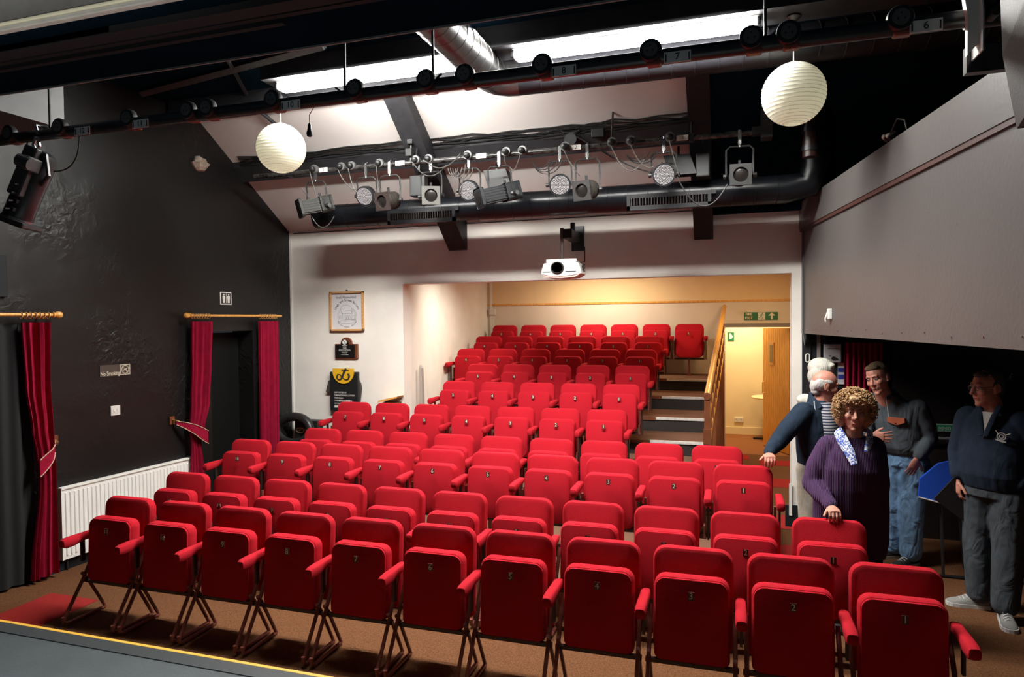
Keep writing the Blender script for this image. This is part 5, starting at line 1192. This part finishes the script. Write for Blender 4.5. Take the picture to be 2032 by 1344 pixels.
# scarf
SC = mat('blue_white_print', (.10, .16, .45), .8); nt = SC.node_tree; N = nt.nodes.new
tc = N('ShaderNodeTexCoord'); nn = N('ShaderNodeTexNoise'); nn.inputs['Scale'].default_value = 45; nn.inputs['Distortion'].default_value = 2; rp = N('ShaderNodeValToRGB'); rp.color_ramp.interpolation = 'CONSTANT'
rp.color_ramp.elements[0].color = (.05, .10, .42, 1); rp.color_ramp.elements[1].position = .5; rp.color_ramp.elements[1].color = (.7, .74, .8, 1)
nt.links.new(tc.outputs['Object'], nn.inputs[0]); nt.links.new(nn.outputs[0], rp.inputs[0]); nt.links.new(rp.outputs[0], nt.nodes['Principled BSDF'].inputs['Base Color'])
m = M()
def strap(m, pts, w_, th, nrm):
    pts = [Vector(p) for p in pts]; rings = []
    for i, p in enumerate(pts):
        d = (pts[min(i+1, len(pts)-1)]-pts[max(i-1, 0)]).normalized(); n_ = Vector(nrm[i] if isinstance(nrm, list) else nrm); s_ = d.cross(n_).normalized(); n_ = s_.cross(d)
        ww = w_[i] if isinstance(w_, (list, tuple)) else w_
        rings.append([p+s_*ww*math.cos(q)+n_*th*math.sin(q) for q in [2*math.pi*k/10 for k in range(10)]])
    m.ring_tube(rings)
strap(m, [(.80, 5.06, 1.345), (.735, 5.02, 1.36), (.70, 4.955, 1.345), (.715, 4.885, 1.30), (.75, 4.825, 1.23), (.775, 4.79, 1.155)], [.03, .034, .036, .036, .032, .02], .011, [(0, 1, .2), (-.6, .5, .6), (-.8, 0, .6), (-.6, -.6, .5), (-.3, -1, .3), (-.1, -1, .2)])
strap(m, [(.80, 5.06, 1.345), (.865, 5.02, 1.36), (.895, 4.955, 1.345), (.88, 4.885, 1.30), (.85, 4.83, 1.23)], [.03, .034, .034, .03, .015], .010, [(0, 1, .2), (.6, .5, .6), (.8, 0, .6), (.6, -.6, .5), (.3, -1, .3)])
m.build('printed_scarf', SC, W, True)
# curly hair: a cap of hair and many separate curls merged into one part
HAIR = mat('light_brown_hair', (.42, .25, .115), .6, var=.45, vscale=60, bump=.6, bscale=150)
m = M(); rnd = random.Random(5)
P = lambda x, y, z: hc+HB @ Vector((x, y, z))
m.ell(P(0, -.025, .045), (.105, .108, .098), HB); m.ell(P(-.07, -.03, -.03), (.05, .075, .08), HB); m.ell(P(.07, -.03, -.03), (.05, .075, .08), HB); m.ell(P(0, .06, .095), (.06, .035, .025), HB)
for i in range(760):
    while True:
        v = Vector((rnd.gauss(0, 1), rnd.gauss(0, 1), rnd.gauss(0, 1))).normalized()
        if v.y > .62 and v.z < .30: continue
        if v.z < -.75: continue
        if v.y > .35 and abs(v.x) < .6 and v.z < .36: continue
        break
    base = P(v.x*.115, v.y*.108-.018, v.z*(.118 if v.z > 0 else .115)+.028)
    a = HB @ v; u_, w__, _ = frame_of(a); rr = rnd.uniform(.006, .012); ph = rnd.uniform(0, 6); L = rnd.uniform(.012, .035)
    dr = (a*.5+u_*rnd.uniform(-1, 1)*.6+Vector((0, 0, -.45))).normalized(); e1, e2, _ = frame_of(dr)
    m.tube([base+a*.004+dr*L*j/9+(e1*math.cos(ph+j*1.0)+e2*math.sin(ph+j*1.0))*rr for j in range(10)], [.0038]*9+[.0015], 5)
m.build('curly_hair', HAIR, W, True)

# ---- bald man in navy zip jacket
Bm = thing('person', 'balding man in navy zip jacket over striped shirt, leaning on a red seat', 'person', (.70, 5.95, 0))
bf = Vector((.72, -.55, 0)); HB = basis((.93, .15, 0), 0, 12); hc = Vector((.745, 5.93, 1.555))
m = M(); head_shape(m, hc, HB, 1.0, 1.06, 1.05); limb(m, [(.70, 5.95, 1.34), (.735, 5.94, 1.48)], [.072, .062])
trunk(m, [((.70, 5.97, .85), .14, .10), ((.69, 5.96, 1.05), .15, .11), ((.68, 5.95, 1.3), .16, .09), ((.69, 5.95, 1.40), .08, .06)], bf)
limb(m, [(.57, 5.83, 1.35), (.385, 5.70, 1.13), (.305, 5.52, 1.07)], [.05, .04, .029]); limb(m, [(.82, 6.08, 1.34), (.88, 6.1, 1.05), (.95, 5.98, .95)], [.05, .04, .028])
hand(m, (.30, 5.50, 1.063), (.02, -1, -.10), (0, -.1, 1), 1, (50, 38, 10), (.7, .7, -.4), .6, 1.02)
hand(m, (.95, 5.97, .94), (0, -.4, -1), (1, 0, 0), 1, (20, 25, 20))
limb(m, [(.64, 5.92, .88), (.63, 5.9, .48), (.63, 5.92, .09)], [.09, .06, .04]); limb(m, [(.77, 6.03, .88), (.79, 6.02, .48), (.80, 6.05, .09)], [.09, .06, .04])
remeshed(m, 'body', SKINR, Bm, .0038, 3)
face_parts(Bm, hc, HB, 1.0, BLUE_EYE, GREYBROW, LIP)
NAVY = folds('navy_jersey', (.018, .030, .050), 8, .9, .9); m = M()
trunk(m, [((.72, 5.97, .80), .17, .13), ((.72, 5.97, .88), .19, .155), ((.71, 5.96, 1.02), .195, .16), ((.69, 5.95, 1.2), .20, .14), ((.68, 5.95, 1.33), .195, .115), ((.69, 5.95, 1.40), .12, .09), ((.71, 5.95, 1.44), .08, .075)], bf)
limb(m, [(.575, 5.83, 1.345), (.46, 5.75, 1.23), (.38, 5.70, 1.13), (.33, 5.60, 1.095), (.305, 5.535, 1.075)], [.088, .078, .068, .055, .043]); limb(m, [(.80, 6.07, 1.34), (.87, 6.1, 1.07), (.93, 6.0, .97)], [.085, .068, .05])
m.cap((.31, 5.555, 1.082), (.303, 5.515, 1.07), .044, .041)
remeshed(m, 'navy_jacket', NAVY, Bm, .008, 4)
STR = mat('striped_shirt', (.3, .3, .33), .85); nt = STR.node_tree; N = nt.nodes.new
tc = N('ShaderNodeTexCoord'); wv = N('ShaderNodeTexWave'); wv.bands_direction = 'Z'; wv.inputs['Scale'].default_value = 14; rp = N('ShaderNodeValToRGB'); rp.color_ramp.interpolation = 'CONSTANT'; rp.color_ramp.elements[0].color = (.03, .04, .08, 1); rp.color_ramp.elements[1].position = .55; rp.color_ramp.elements[1].color = (.5, .48, .5, 1)
nt.links.new(tc.outputs['Object'], wv.inputs[0]); nt.links.new(wv.outputs[1], rp.inputs[0]); nt.links.new(rp.outputs[0], nt.nodes['Principled BSDF'].inputs['Base Color'])
m = M(); trunk(m, [((.755, 5.885, 1.0), .10, .105), ((.745, 5.885, 1.2), .10, .10), ((.735, 5.90, 1.35), .085, .085), ((.725, 5.925, 1.425), .07, .075)], bf); m.build('striped_shirt', STR, Bm, True)
m = M()
strap(m, [(.69, 6.03, 1.46), (.635, 5.99, 1.47), (.63, 5.92, 1.455), (.66, 5.86, 1.42), (.69, 5.83, 1.38)], .032, .011, [(-.5, .8, .2), (-.9, .3, .3), (-.8, -.4, .4), (-.5, -.7, .4), (-.3, -.8, .4)])
m.build('jacket_collar', NAVY, Bm, True)
m = M(); m.tube([(.655, 5.845, 1.44), (.66, 5.805, 1.35), (.665, 5.79, 1.2), (.68, 5.785, 1.0), (.70, 5.80, .85)], .005, 6); m.build('zip', mat('pale_zip', (.4, .42, .45), .4), Bm, True)
GH = mat('white_grey_hair', (.52, .50, .47), .7, var=.2, vscale=60, bump=.7, bscale=120, stretch=(1, 1, .3))
m = M(); P = lambda x, y, z: hc+HB @ Vector((x, y, z))
for q in (-1, 1):
    m.ell(P(q*.055, -.045, .005), (.031, .058, .05), HB); m.ell(P(q*.068, -.004, .035), (.014, .038, .022), HB)
m.ell(P(0, -.075, -.012), (.06, .04, .058), HB); m.ell(P(0, -.062, -.06), (.048, .036, .03), HB)
remeshed(m, 'grey_hair', GH, Bm, .005, 2)
CRT = folds('cream_trousers', (.50, .46, .38), 8, .6); m = M(); limb(m, [(.64, 5.92, .88), (.63, 5.9, .48), (.63, 5.92, .12)], [.115, .088, .075]); limb(m, [(.77, 6.03, .88), (.79, 6.02, .48), (.80, 6.05, .12)], [.115, .088, .075]); remeshed(m, 'cream_trousers', CRT, Bm, .01, 3)
BRN = mat('brown_leather', (.08, .04, .02), .4)
shoe(Bm, (.63, 5.92, .085), (.7, -.6), BRN, BLKPL, BLKPL); shoe(Bm, (.80, 6.05, .085), (.8, -.4), BRN, BLKPL, BLKPL)

# ---- white-haired person behind him
Hm = thing('person', 'white-haired person in a pale top, mostly hidden behind the bald man', 'person', (.82, 6.55, 0))
hf = Vector((.8, -.45, 0)); HB = basis((.85, -.1, 0), 0, 8); hc = Vector((.795, 6.5, 1.61))
m = M(); head_shape(m, hc, HB, .95); limb(m, [(.79, 6.54, 1.38), (.79, 6.51, 1.53)], [.062, .054])
trunk(m, [((.82, 6.56, .85), .14, .10), ((.82, 6.56, 1.1), .14, .10), ((.81, 6.55, 1.36), .14, .08), ((.8, 6.54, 1.44), .07, .05)], hf)
for s_ in (-1, 1):
    r_ = Vector((.49, .87, 0))*s_*-1; b_ = Vector((.81, 6.55, 0))
    sh, elb, wr_ = b_+r_*.16+Vector((0, 0, 1.36)), b_+r_*.2+Vector((0, 0, 1.1)), b_+r_*.18+Vector((.1, -.05, .9))
    limb(m, [sh, elb, wr_], [.045, .036, .026]); hand(m, wr_, (.2, -.1, -1), r_, s_, (15, 25, 20))
    limb(m, [b_+r_*.08+Vector((0, 0, .88)), b_+r_*.09+Vector((0, 0, .48)), b_+r_*.09+Vector((0, 0, .09))], [.085, .056, .038])
remeshed(m, 'body', SKIN, Hm, .0045, 3)
face_parts(Hm, hc, HB, .95, BLUE_EYE, GREYBROW, LIP)
m = M(); P = lambda x, y, z: hc+HB @ Vector((x, y, z))
m.ell(P(0, -.02, .05), (.096, .11, .09), HB); m.ell(P(-.06, -.035, -.01), (.042, .07, .085), HB); m.ell(P(.06, -.035, -.01), (.042, .07, .085), HB); m.ell(P(0, -.075, -.02), (.07, .045, .08), HB); m.ell(P(.03, .06, .085), (.045, .03, .025), HB)
remeshed(m, 'white_hair', mat('white_bob_hair', (.62, .60, .52), .6, var=.15, vscale=50, bump=.9, bscale=50, stretch=(2.5, 2.5, .4)), Hm, .006, 2)
m = M(); trunk(m, [((.82, 6.56, .82), .17, .13), ((.82, 6.56, 1.1), .175, .135), ((.81, 6.55, 1.34), .17, .105), ((.8, 6.54, 1.42), .10, .08), ((.8, 6.53, 1.47), .075, .07)], hf)
for s_ in (-1, 1):
    r_ = Vector((.49, .87, 0))*s_*-1; b_ = Vector((.81, 6.55, 0)); limb(m, [b_+r_*.155+Vector((0, 0, 1.35)), b_+r_*.2+Vector((0, 0, 1.1)), b_+r_*.18+Vector((.1, -.05, .92))], [.072, .058, .042])
m.ell((.655, 6.50, 1.375), (.075, .06, .055))
remeshed(m, 'pale_top', folds('off_white_top', (.58, .56, .50), 8, .6), Hm, .01, 4)
m = M()
for s_ in (-1, 1):
    r_ = Vector((.49, .87, 0))*s_*-1; b_ = Vector((.81, 6.55, 0)); limb(m, [b_+r_*.08+Vector((0, 0, .88)), b_+r_*.09+Vector((0, 0, .48)), b_+r_*.09+Vector((0, 0, .12))], [.11, .08, .07]); shoe(Hm, b_+r_*.09+Vector((0, 0, .085)), (.8, -.45), BRN, BLKPL, BLKPL)
remeshed(m, 'grey_trousers', folds('grey_cloth', (.06, .06, .065)), Hm, .012, 3)

# ---- smiling man in grey fleece and blue jeans
J = thing('person', 'smiling man in a grey half-zip fleece with orange chest pocket and blue jeans', 'person', (1.42, 6.5, 0))
jf = Vector((-.50, -.86, 0)); HB = basis((-.62, -.78, 0), -14, 12); hc = Vector((1.185, 6.25, 1.595))
m = M(); head_shape(m, hc, HB, 1.02, 1.08); limb(m, [(1.28, 6.36, 1.38), (1.21, 6.29, 1.52)], [.07, .06])
trunk(m, [((1.43, 6.48, .86), .14, .10), ((1.41, 6.45, 1.05), .14, .10), ((1.36, 6.40, 1.28), .15, .09), ((1.31, 6.38, 1.40), .08, .06)], jf)
limb(m, [(1.20, 6.45, 1.35), (1.10, 6.44, 1.14), (1.115, 6.235, 1.115)], [.05, .04, .028]); limb(m, [(1.50, 6.30, 1.35), (1.585, 6.33, 1.10), (1.475, 6.24, .95)], [.05, .04, .029])
hand(m, (1.125, 6.205, 1.115), (.97, -.15, .04), (-.30, -1, .1), -1, (10, 16, 14), (.7, .6, -.2), .8, 1.05)
hand(m, (1.47, 6.23, .945), (-.35, .1, -1), (.3, -1, 0), -1, (10, 15, 10), (.7, .7, .1), .5, 1.0)
limb(m, [(1.35, 6.52, .88), (1.36, 6.52, .48), (1.385, 6.60, .09)], [.09, .06, .04]); limb(m, [(1.50, 6.43, .88), (1.47, 6.40, .48), (1.475, 6.42, .09)], [.09, .06, .04])
remeshed(m, 'body', SKINR, J, .0038, 3)
face_parts(J, hc, HB, 1.02, BLUE_EYE, DKBROW, LIP, mouth='smile')
FLC = folds('charcoal_fleece', (.085, .10, .115), 8, .8, .95); m = M()
trunk(m, [((1.43, 6.47, .945), .172, .138), ((1.42, 6.46, 1.0), .19, .155), ((1.40, 6.44, 1.1), .20, .155), ((1.36, 6.41, 1.24), .205, .14), ((1.335, 6.385, 1.34), .20, .115), ((1.30, 6.37, 1.41), .12, .09), ((1.27, 6.35, 1.46), .085, .08)], jf)
limb(m, [(1.205, 6.45, 1.345), (1.12, 6.45, 1.14), (1.105, 6.28, 1.12)], [.085, .068, .052]); limb(m, [(1.485, 6.31, 1.345), (1.555, 6.33, 1.20), (1.58, 6.33, 1.10), (1.53, 6.28, 1.02), (1.485, 6.245, .965)], [.088, .078, .068, .058, .045])
remeshed(m, 'grey_fleece', FLC, J, .008, 4)
m = M(); strap(m, [(1.36, 6.42, 1.46), (1.33, 6.32, 1.475), (1.26, 6.265, 1.45), (1.20, 6.30, 1.46), (1.18, 6.37, 1.475)], .035, .01, [(.6, .3, .3), (.6, -.6, .3), (-.1, -1, .3), (-.9, -.4, .3), (-.9, .3, .3)]); m.build('fleece_collar', FLC, J, True)
m = M(); m.tube([(1.245, 6.255, 1.46), (1.25, 6.235, 1.38), (1.265, 6.24, 1.28)], .004, 6); m.build('zip', mat('pale_zip', (0, 0, 0)), J)
m = M(); PB = basis(jf); pc = Vector((1.325, 6.268, 1.245)); PM_ = Matrix.Translation(pc) @ PB.to_4x4()
m.ring_tube([[PM_ @ Vector((x, y, z)) for x, z in ((.065, .028), (-.065, .028), (-.068, -.008), (-.02, -.03), (.0, -.034), (.065, -.012))] for y in (-.02, .012)]); m.build('orange_pocket_flap', mat('rust_orange_suede', (.36, .08, .03), .8), J)
m = M(); m.cyl(PM_ @ Vector((.0, .01, -.02)), PM_ @ Vector((.0, .016, -.02)), .006); m.build('pocket_button', DSTEEL, J)
JEAN = folds('blue_denim', (.20, .36, .58), 10, 1.0, .85, (1, 1, .6), .035, .3); m = M()
trunk(m, [((1.43, 6.48, .84), .165, .13), ((1.43, 6.475, .97), .165, .13)], jf)
limb(m, [(1.36, 6.515, .86), (1.36, 6.51, .48), (1.38, 6.59, .12)], [.115, .09, .085]); limb(m, [(1.50, 6.43, .86), (1.47, 6.40, .48), (1.47, 6.42, .12)], [.12, .095, .088]); remeshed(m, 'blue_jeans', JEAN, J, .009, 3)
SHB = mat('black_trainer', (.02, .02, .022), .7); WSOLE = mat('cream_sole', (.55, .50, .42), .6); WL = mat('white_laces', (.6, .6, .6), .7)
shoe(J, (1.385, 6.60, .085), (-.95, -.35), SHB, WSOLE, WL); shoe(J, (1.475, 6.42, .085), (-.75, -.6), SHB, WSOLE, WL)
SH = mat('short_sandy_hair', (.16, .10, .055), .8, var=.3, vscale=80, bump=.8, bscale=200)
m = M(); P = lambda x, y, z: hc+HB @ Vector((x, y, z))
m.ell(P(0, -.03, .055), (.083, .09, .083), HB); m.ell(P(0, .03, .098), (.06, .045, .032), HB); m.ell(P(-.068, -.03, .02), (.017, .05, .05), HB); m.ell(P(.068, -.03, .02), (.017, .05, .05), HB); m.ell(P(0, -.085, .0), (.06, .03, .06), HB)
remeshed(m, 'short_hair', SH, J, .005, 2)

# ---- man on the right in navy quarter-zip
Rm = thing('person', 'man in navy jumper with white crest, dark jeans and grey trainers', 'person', (1.79, 5.5, 0))
rf = Vector((-.68, -.73, 0)); HB = basis((-.93, -.36, 0), 0, 6); hc = Vector((1.72, 5.48, 1.605))
m = M(); head_shape(m, hc, HB, 1.02, 1.08, 1.05); limb(m, [(1.78, 5.52, 1.38), (1.735, 5.49, 1.53)], [.078, .066])
trunk(m, [((1.79, 5.52, .86), .15, .11), ((1.79, 5.52, 1.05), .15, .12), ((1.79, 5.52, 1.30), .16, .09), ((1.78, 5.52, 1.41), .08, .06)], rf)
limb(m, [(1.66, 5.66, 1.37), (1.60, 5.68, 1.12), (1.578, 5.60, .93)], [.05, .042, .030]); limb(m, [(1.92, 5.40, 1.37), (2.02, 5.38, 1.12), (1.89, 5.33, .965)], [.05, .042, .030])
hand(m, (1.575, 5.595, .925), (.0, -.1, -1), (-1, -.2, 0), -1, (20, 35, 25), (.7, .6, -.3), .5, 1.05)
hand(m, (1.855, 5.36, .955), (-.45, .25, -.85), (.2, -1, 0), -1, (10, 15, 10), (.7, .7, .1), .5, 1.05)
limb(m, [(1.72, 5.59, .88), (1.71, 5.60, .48), (1.725, 5.61, .09)], [.09, .062, .042]); limb(m, [(1.86, 5.45, .88), (1.835, 5.42, .48), (1.815, 5.40, .09)], [.09, .062, .042])
remeshed(m, 'body', SKINR, Rm, .004, 3)
face_parts(Rm, hc, HB, 1.02, BROWN_EYE, GREYBROW, LIP)
NV2 = folds('dark_navy_wool', (.022, .033, .055), 7, .6, .9); m = M()
trunk(m, [((1.79, 5.52, .90), .19, .155), ((1.785, 5.51, 1.0), .215, .185), ((1.785, 5.51, 1.12), .215, .185), ((1.79, 5.52, 1.26), .21, .155), ((1.79, 5.53, 1.36), .205, .12), ((1.785, 5.53, 1.43), .125, .095), ((1.77, 5.52, 1.48), .09, .085)], rf)
limb(m, [(1.665, 5.655, 1.365), (1.605, 5.68, 1.12), (1.58, 5.605, .965)], [.09, .07, .048]); limb(m, [(1.91, 5.405, 1.365), (1.985, 5.39, 1.22), (2.015, 5.38, 1.12), (1.94, 5.355, 1.03), (1.875, 5.345, .972)], [.09, .08, .07, .058, .048])
remeshed(m, 'navy_jumper', NV2, Rm, .008, 4)
PB = basis(rf); ctr = Vector((1.785, 5.51, 0))
def on_chest(a, h, z, rad): return ctr+PB @ Vector((a, 0, 0))+Vector((rf.normalized().x*rad, rf.normalized().y*rad, z))
m = M(); f_ = rf.normalized(); m.ring_tube([[on_chest(x, 0, z, rd+e) for x, z, rd in ((.0, 1.27, .155), (.038, 1.44, .105), (-.038, 1.44, .105))] for e in (0, .012)]); m.build('white_tshirt', mat('white_tee', (.55, .52, .48), .8), Rm)
m = M(); strap(m, [on_chest(.055, 0, 1.485, .07), on_chest(.045, 0, 1.42, .125), on_chest(.012, 0, 1.28, .165)], .018, .008, f_); strap(m, [on_chest(-.055, 0, 1.485, .07), on_chest(-.045, 0, 1.42, .125), on_chest(-.012, 0, 1.28, .165)], .018, .008, f_); m.build('collar', NV2, Rm)
m = M(); em = on_chest(-.105, 0, 1.29, .148)
fr = basis(rf+Vector((.25, 0, 0))); EP = lambda a, b: em+fr @ Vector((-a, .012, b))
m.tube([EP(.024*math.cos(q), .024*math.sin(q)) for q in [2*math.pi*k/20 for k in range(20)]], .004, 5, closed=True); m.tube([EP(.012*math.cos(q), .012*math.sin(q)) for q in [2*math.pi*k/14 for k in range(14)]], .003, 5, closed=True)
m.tube([EP(-.02, .02), EP(-.034, .04)], .0035, 5); m.tube([EP(.024, .012), EP(.05, .024)], .0035, 5); m.tube([EP(-.034, -.022), EP(0, -.034), EP(.026, -.036)], .0045, 5); m.build('white_crest', WINK, Rm)
DJ = folds('dark_grey_denim', (.06, .07, .08), 9, .9, .85, (1, 1, .6), .03, .2); m = M()
trunk(m, [((1.79, 5.52, .84), .18, .15), ((1.79, 5.52, .96), .18, .15)], rf)
limb(m, [(1.725, 5.59, .86), (1.71, 5.60, .48), (1.725, 5.61, .12)], [.12, .098, .085]); limb(m, [(1.855, 5.45, .86), (1.835, 5.42, .48), (1.815, 5.41, .12)], [.125, .10, .085]); remeshed(m, 'dark_jeans', DJ, Rm, .009, 3)
GT = mat('grey_suede_trainer', (.26, .255, .24), .8); WS2 = mat('white_sole', (.6, .6, .58), .6)
shoe(Rm, (1.725, 5.62, .085), (-1, .05), GT, WS2, WL); shoe(Rm, (1.815, 5.41, .085), (-.15, -1), GT, WS2, WL)
m = M(); P = lambda x, y, z: hc+HB @ Vector((x, y, z))
m.ell(P(0, -.035, .055), (.082, .088, .08), HB); m.ell(P(0, .035, .09), (.055, .04, .028), HB); m.ell(P(0, -.08, -.01), (.06, .035, .06), HB); m.ell(P(-.066, -.03, .02), (.018, .05, .05), HB); m.ell(P(.066, -.03, .02), (.018, .05, .05), HB)
remeshed(m, 'dark_grey_hair', mat('dark_grey_hair', (.07, .06, .055), .8, var=.3, vscale=80), Rm, .006, 2)
m = M()
for q in (-1, 1): m.tube([P(q*.031+.019*math.cos(a), .098, .008+.016*math.sin(a)) for a in [2*math.pi*k/16 for k in range(16)]], .0012, 5, closed=True); m.tube([P(q*.05, .096, .012), P(q*.078, .0, .012)], .0014, 5)
m.tube([P(-.012, .099, .012), P(.012, .099, .012)], .0014, 5); m.build('spectacles', CHROME, Rm)
m = M(); m.tube([(1.895+.03*math.cos(q), 5.335+.03*math.sin(q), .985) for q in [2*math.pi*k/14 for k in range(14)]], .005, 5, closed=True); m.build('watch', GREYMET, Rm)
t = thing('folder', 'dark flat folder held in the right-hand man\'s hand against the blue cloth', 'folder', (1.66, 5.6, .6))
fc_ = Vector((1.60, 5.58, .78)); FM_ = Matrix.Translation(fc_) @ Matrix.Rotation(R(38), 4, 'Y')
m = M(); m.box((-.14, -.006, -.11), (.14, .006, .11), FM_, .002); m.build('folder_cover', mat('black_leatherette', (.012, .011, .012), .5), t)
